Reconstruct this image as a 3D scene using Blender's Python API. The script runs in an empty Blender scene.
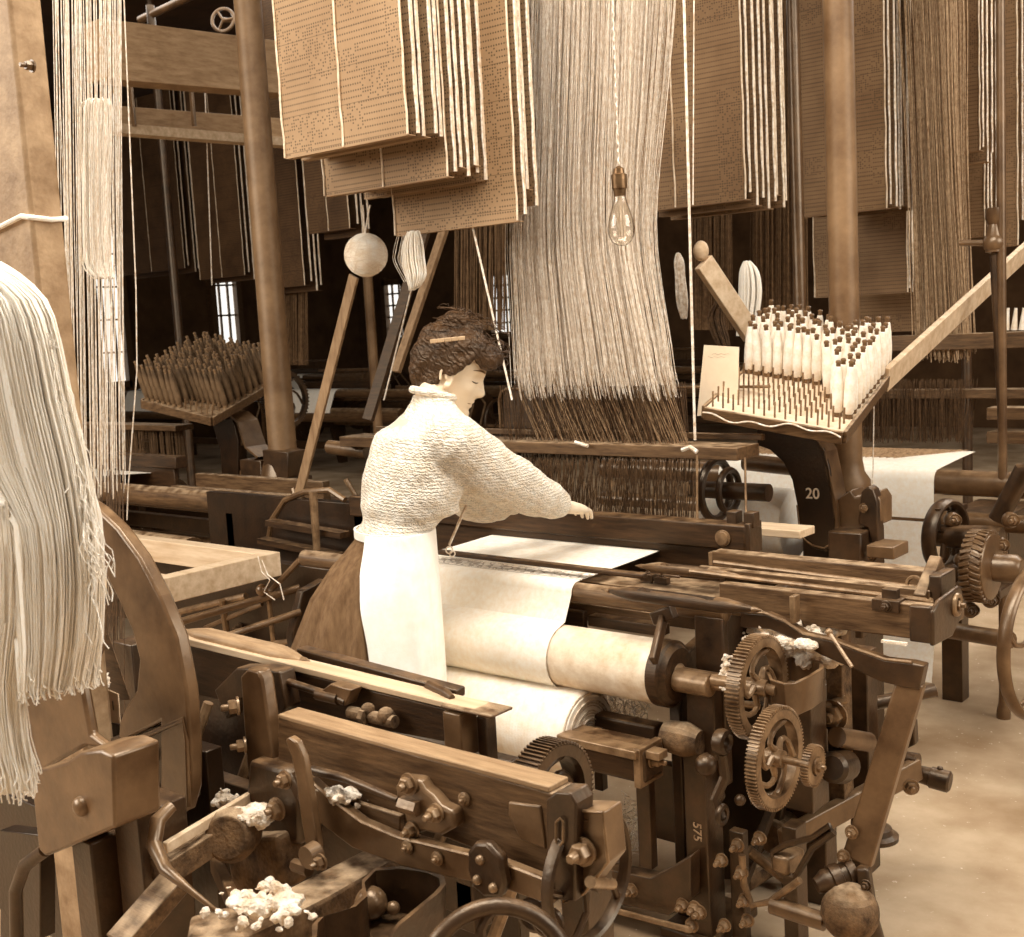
import bpy, bmesh, math, random
from mathutils import Vector, Matrix, noise
from math import sin, cos, pi, radians
random.seed(11)
SC = bpy.context.scene
COL = SC.collection
V = Vector

# ---------------------------------------------------------------- camera
# loom axes: X runs along a loom (to the right and nearer), Y runs from the weaver into the loom, Z up
IMW, IMH, FPX = 1024, 937, 1200.0
_p, _r = radians(7), radians(3.15)
F0 = V((-cos(radians(50)), sin(radians(50)), 0)); R0 = V((F0.y, -F0.x, 0)); U0 = V((0, 0, 1))
CF = F0*cos(_p) - U0*sin(_p); CU1 = U0*cos(_p) + F0*sin(_p)
CR = R0*cos(_r) - CU1*sin(_r); CU = CU1*cos(_r) + R0*sin(_r)
CP = V((0, 0, 1.62))
cam = bpy.data.cameras.new('camera'); camo = bpy.data.objects.new('camera', cam); COL.objects.link(camo)
cam.sensor_fit = 'HORIZONTAL'; cam.sensor_width = 36; cam.lens = FPX*36/IMW; cam.clip_start = .05; cam.clip_end = 100
camo.matrix_world = Matrix(((CR.x, CU.x, -CF.x, CP.x), (CR.y, CU.y, -CF.y, CP.y), (CR.z, CU.z, -CF.z, CP.z), (0, 0, 0, 1)))
cam.dof.use_dof = True; cam.dof.focus_distance = 3.0; cam.dof.aperture_fstop = 11
SC.camera = camo

# ---------------------------------------------------------------- world, lamps, exposure
wd = bpy.data.worlds.new('world'); SC.world = wd; wd.use_nodes = True
wd.node_tree.nodes['Background'].inputs[0].default_value = (1, .93, .83, 1)
wd.node_tree.nodes['Background'].inputs[1].default_value = .11
def area(name, loc, target, sx, sy, power):
    l = bpy.data.lights.new(name, 'AREA'); l.shape = 'RECTANGLE'; l.size = sx; l.size_y = sy; l.energy = power; l.color = (1, .955, .885)
    o = bpy.data.objects.new(name, l); COL.objects.link(o); o.location = loc
    o.rotation_euler = (V(target)-V(loc)).to_track_quat('-Z', 'Y').to_euler(); return o
# tall mill windows behind and left of the photographer, and the north lights of the saw-tooth roof
area('window_light', (-5.5, -2.2, 3.8), (-2.4, 2.4, .9), 5, 2.6, 380)
area('window_light', (3.6, 3.6, 3.6), (-1.4, 4.2, .2), 4, 2.4, 230)  # unseen lamp added at the right to brighten the floor
area('roof_light', (-1.3, 1.4, 4.4), (-1.8, 2.4, 0), 3.4, 1.6, 230)
area('roof_light', (-1.2, 7.2, 4.2), (-1.6, 6.8, 0), 2.5, 2.5, 150)
area('roof_light', (-7, 6.2, 4.2), (-7, 6, 0), 4, 1.2, 45)
SC.view_settings.view_transform = 'Standard'; SC.view_settings.look = 'None'
SC.view_settings.exposure = 0.12; SC.view_settings.gamma = 1.0; SC.view_settings.use_curve_mapping = False

# ---------------------------------------------------------------- helpers
def P(x, y, X=None, Y=None, Z=None, D=None):
    """point on the photograph's sight line through (x, y) lying on one known plane of the mill"""
    r = CF + CR*((x-IMW/2)/FPX) - CU*((y-IMH/2)/FPX)
    t = (X-CP.x)/r.x if X is not None else (Y-CP.y)/r.y if Y is not None else (Z-CP.z)/r.z if Z is not None else D
    return CP + r*t

def frame_from(axis, up=(0, 0, 1)):
    w = V(axis).normalized(); up = V(up)
    if abs(w.dot(up.normalized())) > .98: up = V((0, 1, 0)) if abs(w.y) < .9 else V((1, 0, 0))
    u = up.cross(w).normalized(); v = w.cross(u).normalized()
    return u, v, w

class MB:
    """collects shapes and links them as ONE mesh object"""
    def __init__(s): s.v = []; s.f = []; s.uv = {}
    def add(s, vs, fs, uvs=None):
        b = len(s.v); s.v += [tuple(p) for p in vs]
        for i, f in enumerate(fs):
            if uvs: s.uv[len(s.f)] = uvs[i]
            s.f.append(tuple(b+k for k in f))
        return s
    def box(s, a, b):
        (x0, y0, z0), (x1, y1, z1) = a, b
        x0, x1 = min(x0, x1), max(x0, x1); y0, y1 = min(y0, y1), max(y0, y1); z0, z1 = min(z0, z1), max(z0, z1)
        vs = [(x, y, z) for x in (x0, x1) for y in (y0, y1) for z in (z0, z1)]
        return s.add(vs, [(0, 1, 3, 2), (4, 6, 7, 5), (0, 4, 5, 1), (2, 3, 7, 6), (0, 2, 6, 4), (1, 5, 7, 3)])
    def beam(s, p0, p1, w, h, up=(0, 0, 1), w1=None, h1=None):
        p0, p1 = V(p0), V(p1); u, v, _ = frame_from(p1-p0, up); w1 = w1 or w; h1 = h1 or h
        vs = []
        for p, a, b in ((p0, w, h), (p1, w1, h1)):
            for i, j in ((-1, -1), (1, -1), (1, 1), (-1, 1)): vs.append(p+u*(i*a/2)+v*(j*b/2))
        return s.add(vs, [(3, 2, 1, 0), (4, 5, 6, 7), (0, 1, 5, 4), (1, 2, 6, 5), (2, 3, 7, 6), (3, 0, 4, 7)])
    def tube(s, pts, r, n=8, caps=True, closed=False):
        pts = [V(p) for p in pts]; m = len(pts)
        rs = r if isinstance(r, (list, tuple)) else [r]*m
        t0 = (pts[1]-pts[0]).normalized(); u, v, _ = frame_from(t0)
        vs = []
        for i, p in enumerate(pts):
            a = pts[(i-1) % m] if (closed or i > 0) else p; b = pts[(i+1) % m] if (closed or i < m-1) else p
            t = (b-a)
            if t.length < 1e-9: t = t0
            t.normalize(); u = u - t*u.dot(t)
            if u.length < 1e-6: u, _, _ = frame_from(t)
            u.normalize(); v = t.cross(u)
            for k in range(n):
                an = 2*pi*k/n; vs.append(p + (u*cos(an)+v*sin(an))*rs[i])
        fs = []
        for i in range(m if closed else m-1):
            j = (i+1) % m
            for k in range(n): fs.append((i*n+k, i*n+(k+1) % n, j*n+(k+1) % n, j*n+k))
        if caps and not closed: fs += [tuple(range(n-1, -1, -1)), tuple((m-1)*n+k for k in range(n))]
        return s.add(vs, fs)
    def lathe(s, origin, axis, prof, n=24, up=(0, 0, 1), caps=True):
        """prof: list of (distance along axis, radius)"""
        o = V(origin); u, v, w = frame_from(axis, up); vs = []
        for h, r in prof:
            for k in range(n):
                a = 2*pi*k/n; vs.append(o+w*h+(u*cos(a)+v*sin(a))*max(r, 1e-5))
        fs = []
        for i in range(len(prof)-1):
            for k in range(n): fs.append((i*n+k, i*n+(k+1) % n, (i+1)*n+(k+1) % n, (i+1)*n+k))
        if caps: fs += [tuple(range(n-1, -1, -1)), tuple((len(prof)-1)*n+k for k in range(n))]
        return s.add(vs, fs)
    def cyl(s, p0, p1, r, n=16): return s.tube([p0, p1], r, n)
    def ring(s, c, axis, R, r, n=40, m=10, sq=1.0):
        u, v, w = frame_from(axis); vs = []; c = V(c)
        for i in range(n):
            a = 2*pi*i/n; d = u*cos(a)+v*sin(a)
            for j in range(m):
                b = 2*pi*j/m; vs.append(c+d*(R+r*cos(b))+w*(r*sq*sin(b)))
        return s.add(vs, [(i*m+j, ((i+1) % n)*m+j, ((i+1) % n)*m+(j+1) % m, i*m+(j+1) % m) for i in range(n) for j in range(m)])
    def band(s, c, axis, r0, r1, th, n=40):
        """flat annulus of rectangular section, inner r0, outer r1, thickness th, centred on c"""
        u, v, w = frame_from(axis); vs = []; c = V(c)
        for i in range(n):
            a = 2*pi*i/n; d = u*cos(a)+v*sin(a)
            for (r, h) in ((r0, -th/2), (r1, -th/2), (r1, th/2), (r0, th/2)): vs.append(c+d*r+w*h)
        return s.add(vs, [(i*4+j, ((i+1) % n)*4+j, ((i+1) % n)*4+(j+1) % 4, i*4+(j+1) % 4) for i in range(n) for j in range(4)])
    def teeth(s, c, axis, r, h, th, n):
        u, v, w = frame_from(axis); c = V(c)
        for i in range(n):
            a = 2*pi*i/n; d = u*cos(a)+v*sin(a); t = w.cross(d); q = pi*r/n*.62; q2 = q*.55
            vs = []
            for (rr, qq) in ((r-.002, q), (r+h, q2)):
                for j, k in ((-1, -1), (1, -1), (1, 1), (-1, 1)): vs.append(c+d*rr+t*(j*qq)+w*(k*th/2))
            s.add(vs, [(4, 5, 6, 7), (0, 1, 5, 4), (1, 2, 6, 5), (2, 3, 7, 6), (3, 0, 4, 7)])
        return s
    def prism(s, pts, w):
        """closed outline of 3-D points extruded by vector w (w along the outline's normal)"""
        pts = [V(p) for p in pts]; w = V(w); n = len(pts)
        nn = V((0, 0, 0))
        for i in range(n): nn += pts[i].cross(pts[(i+1) % n])
        if nn.dot(w) > 0: pts = pts[::-1]
        vs = pts+[p+w for p in pts]
        return s.add(vs, [tuple(range(n)), tuple(range(2*n-1, n-1, -1))]+[(i, i+n, (i+1) % n+n, (i+1) % n) for i in range(n)])
    def ball(s, c, r, n=14, m=9, sc=(1, 1, 1)):
        c = V(c); vs = [c+V((0, 0, r*sc[2]))]
        for i in range(1, m):
            for k in range(n):
                a = pi*i/m; b = 2*pi*k/n; vs.append(c+V((r*sc[0]*sin(a)*cos(b), r*sc[1]*sin(a)*sin(b), r*sc[2]*cos(a))))
        vs.append(c-V((0, 0, r*sc[2])))
        fs = [(0, 1+k, 1+(k+1) % n) for k in range(n)]
        for i in range(m-2):
            for k in range(n): fs.append((1+i*n+k, 1+(i+1)*n+k, 1+(i+1)*n+(k+1) % n, 1+i*n+(k+1) % n))
        e = len(vs)-1; fs += [(e, 1+(m-2)*n+(k+1) % n, 1+(m-2)*n+k) for k in range(n)]
        return s.add(vs, fs)
    def bolt(s, p, axis, r=.011, h=.009):
        """hex head on a washer with a stub of thread"""
        p = V(p); a = V(axis).normalized()
        s.lathe(p, a, [(-.002, r*1.35), (r*.18, r*1.35)], 16)
        s.lathe(p, a, [(r*.18, r), (r*.18+h*.85, r), (r*.18+h, r*.85)], 6)
        s.lathe(p, a, [(h, r*.5), (h*1.9, r*.5), (h*2.05, r*.4)], 10)
        return s
    def rivet(s, p, axis, r=.012):
        s.lathe(p, axis, [(-.002, r), (r*.3, r*.95), (r*.6, r*.75), (r*.8, r*.4), (r*.86, .0005)], 16); return s
    def loft(s, rings, caps=True):
        n = len(rings[0]); vs = [p for r in rings for p in r]; fs = []
        for i in range(len(rings)-1):
            for k in range(n): fs.append((i*n+k, i*n+(k+1) % n, (i+1)*n+(k+1) % n, (i+1)*n+k))
        if caps: fs += [tuple(range(n-1, -1, -1)), tuple((len(rings)-1)*n+k for k in range(n))]
        return s.add(vs, fs)
    def islands(s):
        par = list(range(len(s.v)))
        def find(a):
            while par[a] != a: par[a] = par[par[a]]; a = par[a]
            return a
        for f in s.f:
            r = find(f[0])
            for k in f[1:]: par[find(k)] = r
        g = {}
        for i, f in enumerate(s.f): g.setdefault(find(f[0]), []).append(i)
        items = []
        for fs in g.values():
            vs = [s.v[k] for i in fs for k in s.f[i]]
            items.append([fs, [min(v[a] for v in vs)-.001 for a in range(3)], [max(v[a] for v in vs)+.001 for a in range(3)]])
        ch = True
        while ch:
            ch = False
            for i in range(len(items)):
                for j in range(i+1, len(items)):
                    A, B = items[i], items[j]
                    if all(A[1][a] <= B[2][a] and B[1][a] <= A[2][a] for a in range(3)):
                        A[0] += B[0]; A[1] = [min(x, y) for x, y in zip(A[1], B[1])]; A[2] = [max(x, y) for x, y in zip(A[2], B[2])]
                        items.pop(j); ch = True; break
                if ch: break
        out = []
        for fs, _, _ in items:
            m = MB(); mp = {}
            for i in fs:
                ff = []
                for k in s.f[i]:
                    if k not in mp: mp[k] = len(m.v); m.v.append(s.v[k])
                    ff.append(mp[k])
                m.f.append(tuple(ff))
            out.append(m)
        return out
    def build(s, name, mat, parent=None, bevel=0, sharp=38, seg=2):
        if name in ('bolt', 'nut', 'knob', 'boss', 'link', 'slotted_board', 'tag_card', 'casting_rim', 'linkage', 'swivel_nuts', 'cord_knot', 'temple_bracket', 'brace', 'gear_shaft', 'spare') and len(s.v) > 40 and not s.uv:
            isl = s.islands()
            if len(isl) > 1:
                for m in isl: o = m.build(name, mat, parent, bevel, sharp, seg)
                return o
        me = bpy.data.meshes.new(name); me.from_pydata(s.v, [], s.f)
        if s.uv:
            uvl = me.uv_layers.new(name='UVMap')
            for pi_, uvs in s.uv.items():
                for k, li in enumerate(me.polygons[pi_].loop_indices): uvl.data[li].uv = uvs[k]
        me.validate()
        me.polygons.foreach_set('use_smooth', [True]*len(me.polygons))
        if sharp: me.set_sharp_from_angle(angle=radians(sharp))
        me.materials.append(mat); me.update()
        o = bpy.data.objects.new(name, me); COL.objects.link(o)
        if parent:
            o.parent = parent; o.matrix_parent_inverse = Matrix.Translation(-parent_world(parent))
        if bevel:
            b = o.modifiers.new('bevel', 'BEVEL'); b.width = bevel; b.segments = seg; b.limit_method = 'ANGLE'; b.angle_limit = radians(40); b.harden_normals = False
        return o

def parent_world(p):
    # parents here are either unrotated Empties or meshes modelled in world space
    if p.type == 'EMPTY': return V(p['_loc'])
    return V((0, 0, 0)) if not p.parent else V((0, 0, 0))
def thing(name, label, cat, loc, group=None):
    o = bpy.data.objects.new(name, None); COL.objects.link(o); o.location = loc; o['_loc'] = list(loc)
    o.empty_display_size = .1
    o['label'] = label; o['category'] = cat
    if group: o['group'] = group
    return o
def tag(o, label, cat, group=None, kind=None):
    o['label'] = label; o['category'] = cat
    if group: o['group'] = group
    if kind: o['kind'] = kind
    return o
def struct(o): o['kind'] = 'structure'; return o
def kids(o): return [c for c in COL.objects if c.parent == o]
def dup(root, off, label=None, name=None):
    """copy of a thing with copies of its parts and sub-parts, moved by off"""
    m = {}
    allk = [(root, None)]
    for c in kids(root):
        allk.append((c, root))
        for g in kids(c): allk.append((g, c))
    for o, par in allk:
        n = o.copy(); COL.objects.link(n); m[o] = n
        if par: n.parent = m[par]
    r = m[root]; r.location = V(root.location)+V(off)
    if label: r['label'] = label
    return r
def arc(c, u, v, r, a0, a1, n=16, r2=None):
    c, u, v = V(c), V(u), V(v); r2 = r2 or r
    return [c+u*(r*cos(radians(a0+(a1-a0)*i/n)))+v*(r2*sin(radians(a0+(a1-a0)*i/n))) for i in range(n+1)]
EX, EY, EZ = V((1, 0, 0)), V((0, 1, 0)), V((0, 0, 1))

# ---------------------------------------------------------------- materials (warm brown toned print)
_ST = [(0, (12, 5, 1)), (.12, (40, 22, 9)), (.28, (86, 59, 35)), (.45, (136, 105, 73)), (.6, (178, 146, 110)), (.75, (211, 181, 145)), (.88, (241, 223, 196)), (1, (255, 251, 242))]
def sep(l):
    for (a, ca), (b, cb) in zip(_ST, _ST[1:]):
        if l <= b:
            t = (l-a)/(b-a); c = [x+(y-x)*t for x, y in zip(ca, cb)]; break
    return tuple(((x/255+.055)/1.055)**2.4 if x > 10 else x/255/12.92 for x in c)+(1,)
MATS = {}
def mat(name, lo, hi, rough=.6, scale=8, bump=0, metal=0, detail=6, spec=.5, dust=None, stretch=None, trans=0, bscale=None):
    if name in MATS: return MATS[name]
    m = bpy.data.materials.new(name); m.use_nodes = True; nt = m.node_tree; N = nt.nodes; L = nt.links
    b = N['Principled BSDF']
    tc = N.new('ShaderNodeTexCoord'); src = tc.outputs['Object']
    if stretch:
        mp = N.new('ShaderNodeMapping'); mp.inputs['Scale'].default_value = stretch; L.new(src, mp.inputs[0]); src = mp.outputs[0]
    n = N.new('ShaderNodeTexNoise'); n.inputs['Scale'].default_value = scale; n.inputs['Detail'].default_value = detail; n.inputs['Roughness'].default_value = .65; L.new(src, n.inputs['Vector'])
    r = N.new('ShaderNodeValToRGB'); r.color_ramp.elements[0].position = .32; r.color_ramp.elements[1].position = .68
    r.color_ramp.elements[0].color = sep(lo); r.color_ramp.elements[1].color = sep(hi); L.new(n.outputs[0], r.inputs[0])
    col = r.outputs[0]
    if dust:    # settled lint on upward faces, blotchy
        g = N.new('ShaderNodeNewGeometry'); sx = N.new('ShaderNodeSeparateXYZ'); L.new(g.outputs['True Normal'], sx.inputs[0])
        n2 = N.new('ShaderNodeTexNoise'); n2.inputs['Scale'].default_value = 26; n2.inputs['Detail'].default_value = 8; L.new(tc.outputs['Object'], n2.inputs[0])
        mu = N.new('ShaderNodeMath'); mu.operation = 'MULTIPLY'; mr = N.new('ShaderNodeMapRange'); mr.inputs[1].default_value = .35; mr.inputs[2].default_value = .75; L.new(n2.outputs[0], mr.inputs[0])
        mz = N.new('ShaderNodeMapRange'); mz.inputs[1].default_value = .45; mz.inputs[2].default_value = .95; L.new(sx.outputs[2], mz.inputs[0])
        L.new(mr.outputs[0], mu.inputs[0]); L.new(mz.outputs[0], mu.inputs[1])
        mx = N.new('ShaderNodeMix'); mx.data_type = 'RGBA'; mx.inputs[7].default_value = sep(dust); L.new(mu.outputs[0], mx.inputs[0]); L.new(col, mx.inputs[6]); col = mx.outputs[2]
    L.new(col, b.inputs['Base Color'])
    b.inputs['Roughness'].default_value = rough; b.inputs['Metallic'].default_value = metal; b.inputs['Specular IOR Level'].default_value = spec
    b.inputs['Specular Tint'].default_value = (1, .82, .62, 1)
    if trans: b.inputs['Transmission Weight'].default_value = trans
    if bump:
        n3 = N.new('ShaderNodeTexNoise'); n3.inputs['Scale'].default_value = bscale or scale*6; n3.inputs['Detail'].default_value = 5; L.new(src, n3.inputs[0])
        bp = N.new('ShaderNodeBump'); bp.inputs['Strength'].default_value = bump; bp.inputs['Distance'].default_value = .004; L.new(n3.outputs[0], bp.inputs['Height']); L.new(bp.outputs[0], b.inputs['Normal'])
    MATS[name] = m; return m
def wavebump(m, scale, direction, dist, strength, distort=2, kind='BANDS'):
    nt = m.node_tree; N = nt.nodes; L = nt.links; b = N['Principled BSDF']
    tc = N.new('ShaderNodeTexCoord'); w = N.new('ShaderNodeTexWave'); w.wave_type = kind; w.bands_direction = direction
    w.inputs['Scale'].default_value = scale; w.inputs['Distortion'].default_value = distort; w.inputs['Detail'].default_value = 2; w.inputs['Detail Scale'].default_value = 1.5; L.new(tc.outputs['Object'], w.inputs[0])
    bp = N.new('ShaderNodeBump'); bp.inputs['Strength'].default_value = strength; bp.inputs['Distance'].default_value = dist
    L.new(w.outputs['Fac'], bp.inputs['Height'])
    prev = b.inputs['Normal'].links[0].from_socket if b.inputs['Normal'].links else None
    if prev: L.new(prev, bp.inputs['Normal'])
    L.new(bp.outputs[0], b.inputs['Normal']); return m
IRON = mat('dark_iron', .07, .22, .38, 14, .25, spec=.8, dust=.4)
IRONB = mat('black_iron', .05, .14, .36, 14, .25, spec=.7)
IRONG = mat('grey_painted_iron', .22, .38, .32, 9, .15, spec=.9, dust=.5)
STEEL = mat('worn_steel', .26, .52, .3, 20, .15, metal=.15, spec=1.0)
RUST = mat('lint_covered_iron', .12, .42, .8, 22, .8, dust=.72)
WOODD = mat('dark_oiled_wood', .08, .23, .42, 6, .2, stretch=(1.5, 14, 14), dust=.45)
WOODM = mat('worn_wood', .18, .38, .4, 6, .2, stretch=(1.5, 14, 14), dust=.7)
WOODL = mat('pale_wood', .64, .8, .6, 3, .06, stretch=(1, 9, 9))
WOODV = mat('lath_wood', .38, .52, .6, 6, .1, stretch=(10, 10, 2))
POLE = mat('painted_column', .32, .46, .45, 5, .2, spec=.5)
CLOTH = mat('linen_cloth', .9, .97, .85, 60, .15, bscale=500)
YARN = mat('white_yarn', .88, .98, .8, 40, .6, bscale=300)
FLAX = mat('flax_yarn', .88, 1, .8, 30, .3, stretch=(30, 30, 1.5))
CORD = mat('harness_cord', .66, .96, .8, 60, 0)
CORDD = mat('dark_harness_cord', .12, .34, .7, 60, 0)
SANDR = mat('sand_roller', .74, .9, .8, 14, .3)
PAPER = mat('paper_sheet', .8, .86, .8, 4, 0)
BOARD = mat('planed_board', .44, .6, .5, 6, .2, stretch=(1.5, 14, 14))
LINT = mat('lint', .72, .95, 1, 30, .9)
# ================================================================ the room
def noise_floor():
    m = mat('stone_floor', .62, .79, .8, 2.2, .25, detail=9, bscale=30)
    nt = m.node_tree; N = nt.nodes; L = nt.links; b = N['Principled BSDF']; col = b.inputs['Base Color'].links[0].from_socket
    tc = N.new('ShaderNodeTexCoord'); n = N.new('ShaderNodeTexNoise'); n.inputs['Scale'].default_value = 1.1; n.inputs['Detail'].default_value = 4; L.new(tc.outputs['Object'], n.inputs[0])
    r = N.new('ShaderNodeValToRGB'); r.color_ramp.elements[0].position = .36; r.color_ramp.elements[0].color = (.62, .58, .54, 1); r.color_ramp.elements[1].position = .6; r.color_ramp.elements[1].color = (1, 1, 1, 1); L.new(n.outputs[0], r.inputs[0])
    v = N.new('ShaderNodeTexNoise'); v.inputs['Scale'].default_value = 55; v.inputs['Detail'].default_value = 3; L.new(tc.outputs['Object'], v.inputs[0])
    r2 = N.new('ShaderNodeValToRGB'); r2.color_ramp.elements[0].position = .68; r2.color_ramp.elements[0].color = (0, 0, 0, 1); r2.color_ramp.elements[1].position = .76; L.new(v.outputs[0], r2.inputs[0])
    mx = N.new('ShaderNodeMix'); mx.data_type = 'RGBA'; mx.blend_type = 'MULTIPLY'; mx.inputs[0].default_value = 1; L.new(col, mx.inputs[6]); L.new(r.outputs[0], mx.inputs[7])
    mx2 = N.new('ShaderNodeMix'); mx2.data_type = 'RGBA'; mx2.inputs[7].default_value = sep(.9); L.new(r2.outputs[0], mx2.inputs[0]); L.new(mx.outputs[2], mx2.inputs[6])
    L.new(mx2.outputs[2], b.inputs['Base Color']); return m
struct(MB().box((-16, -2, -.06), (3, 15, 0)).build('floor', noise_floor()))
PLAST = mat('mill_plaster', .2, .32, .9, 2, .2)
struct(MB().box((-16.2, -2, 0), (-16, 15, 4.9)).build('wall_left', PLAST))
struct(MB().box((-16, 15, 0), (3, 15.2, 4.9)).build('wall_back', PLAST))
struct(MB().box((-16, 1.5, 4.8), (3, 15, 4.9)).build('ceiling', mat('ceiling_boards', .16, .26, .8, 3, 0)))
GLOW = bpy.data.materials.new('daylit_pane'); GLOW.use_nodes = True
_b = GLOW.node_tree.nodes['Principled BSDF']; _b.inputs['Base Color'].default_value = (.8, .8, .8, 1); _b.inputs['Emission Color'].default_value = (1, .97, .9, 1); _b.inputs['Emission Strength'].default_value = 1.1
wn = 0
for (x0, x1, z0, z1) in ((-15.2, -14.7, 1.4, 2.4), (-12.8, -12.3, 1.4, 2.4)):
    wn += 1
    w = MB()
    for a in (x0, x1): w.box((a-.05, 14.86, z0-.1), (a+.05, 15, z1+.1))
    for a in (z0, z1): w.box((x0, 14.86, a-.05), (x1, 15, a+.05))
    for k in (1, 2): w.box((x0+(x1-x0)*k/3-.015, 14.93, z0), (x0+(x1-x0)*k/3+.015, 14.96, z1))
    for k in range(1, 5): w.box((x0, 14.93, z0+(z1-z0)*k/5-.015), (x1, 14.96, z0+(z1-z0)*k/5+.015))
    w = struct(w.build('window_%d' % wn, WOODM)); MB().box((x0, 14.965, z0), (x1, 14.985, z1)).build('pane', GLOW, w)
for (y0, y1) in ((5.0, 5.5), (7.3, 7.8), (9.7, 10.2), (11.8, 12.3)):
    wn += 1; w = MB()
    for a in (y0, y1): w.box((-16, a-.05, .9), (-15.86, a+.05, 3.5))
    for a in (1., 3.4): w.box((-16, y0, a-.05), (-15.86, y1, a+.05))
    for k in (1, 2): w.box((-15.97, y0+(y1-y0)*k/3-.015, 1), (-15.93, y0+(y1-y0)*k/3+.015, 3.4))
    for k in range(1, 5): w.box((-15.97, y0, 1+2.4*k/5-.015), (-15.93, y1, 1+2.4*k/5+.015))
    w = struct(w.build('window_%d' % wn, WOODM)); MB().box((-15.985, y0, 1), (-15.965, y1, 3.4)).build('pane', GLOW, w)

# beams that carry the jacquard machines, upper left
def slab(name, pa, pb, h, d, m, bevel=.004):
    """beam whose front top edge runs pa->pb; h down, d back (+X side or +Y side away from camera)"""
    pa, pb = V(pa), V(pb); t = (pb-pa).normalized(); n = t.cross(EZ).normalized()
    if n.dot(CF) < 0: n = -n
    mb = MB(); mb.prism([pa, pb, pb-EZ*h, pa-EZ*h], n*d); return mb.build(name, m, bevel=bevel)
BEAMM = mat('gantry_beam', .46, .6, .6, 4, .15, stretch=(2, 2, 10))
Xb = -5.6
b1 = slab('trim_1', P(100, 18, X=Xb), P(330, 47, X=Xb), .30, .16, BEAMM); struct(b1)
Xb = -6.9
b2 = slab('trim_2', P(96, 104, X=Xb), P(330, 122, X=Xb), .17, .1, BEAMM); struct(b2)
b3 = MB().prism([P(96, 121, X=Xb+.12), P(330, 141, X=Xb+.12), P(330, 149, X=Xb+.12), P(96, 131, X=Xb+.12)], (-.12, 0, 0)).build('trim_3', WOODL); struct(b3)

# iron columns
COLX = []
def column(name, x0, y0, x1, y1, Y, w0, w1, label, zb=0.0, base=True, m=POLE, ztop=4.8):
    a = P(x0, y0, Y=Y); b = P(x1, y1, Y=Y); d = (b-CP).dot(CF)
    r = (w1/2)/FPX*d
    c = V((b.x, b.y, 0))
    t = thing(name, label, 'column', (c.x, c.y, zb))
    MB().lathe((c.x, c.y, zb), EZ, [(0, r*1.5), (.03, r*1.5), (.06, r*1.12), (.1, r), (ztop-zb-.05, r*.9)], 28).build('shaft', m, t)
    return t, c, r
pole_main, CM, RM = column('iron_column', 838, 60, 846, 400, 3.9, 30, 30, 'thick smooth round iron column rising behind the bobbin tray numbered bracket', zb=.98)
cl, CL, RL = column('iron_column', 240, 0, 285, 480, 3.9, 26, 28, 'smooth round iron column behind the left bobbin tray', zb=.86)
column('iron_column', 792, 100, 800, 300, 5.2, 13, 13, 'thin iron column just left of the thick column', zb=0, m=IRONG)
column('iron_column', 163, 70, 176, 300, 5.8, 9, 9, 'thin dark iron rod standing left of the left iron column', m=IRON)
column('iron_column', 1001, 290, 1003, 560, 4.6, 9, 9, 'thin iron upright beside the cloth of the right-hand loom', m=IRONG)
column('iron_column', 373, 300, 376, 400, 7.5, 10, 10, 'thin pale iron column far behind the weaver', m=POLE)
column('iron_column', 966, 380, 967, 400, 7.0, 10, 10, 'distant dark iron column behind the right-hand loom', m=IRON)
# ================================================================ the weaver's loom
def xbox(mb, xa, xb, y, yt, yb, Y, d, z0=None):
    """box along X: from pixel xa to xb (row y), its front face at plane Y, top/bottom rows yt, yb measured at xb; d deep"""
    A = P(xa, y, Y=Y).x; B = P(xb, y, Y=Y).x; zt = P(xb, yt, Y=Y).z; zb = P(xb, yb, Y=Y).z if z0 is None else z0
    mb.box((A, Y, zb), (B, Y+d, zt)); return A, B, zb, zt
def gear(parent, c, R, th, nt, name='gear_wheel', m=STEEL, spokes=5, curved=True, hub=.02, axis=EX, th_h=.007):
    c = V(c); u, v, w = frame_from(axis)
    g = MB().band(c, axis, R-.022, R, th, 56).teeth(c, axis, R, th_h, th, nt)
    g.lathe(c-w*(th*.8), w, [(0, hub), (th*1.6, hub)], 20)
    for k in range(spokes):
        a = 2*pi*k/spokes+.3; pts = []
        for i in range(9):
            f = i/8; rr = hub*.8+(R-.016-hub*.8)*f; aa = a+(.55*sin(f*pi*1.6) if curved else 0)
            pts.append(c+u*(rr*cos(aa))+v*(rr*sin(aa)))
        g.tube(pts, [.0095-.003*sin(i/8*pi) for i in range(9)], 8)
    return g.build(name, m, parent)
def wheel(parent, c, R, r, name='hand_wheel', m=IRON, spokes=6, axis=EX, sq=1.0, hub=.03, up=None):
    c = V(c); u, v, w = frame_from(axis)
    g = MB().ring(c, axis, R, r, 60, 12, sq); g.lathe(c-w*.03, w, [(0, hub), (.06, hub)], 20)
    for k in range(spokes):
        a = 2*pi*k/spokes+.2; pts = []
        for i in range(7):
            f = i/6; rr = hub*.8+(R-hub*.8)*f; aa = a+.35*sin(f*pi)
            pts.append(c+u*(rr*cos(aa))+v*(rr*sin(aa)))
        g.tube(pts, r*.6, 8)
    return g.build(name, m, parent)

LM = thing('power_loom', 'iron and wood jacquard power loom at which the woman in white works', 'loom', (-2.3, 3.0, 0))

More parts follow.
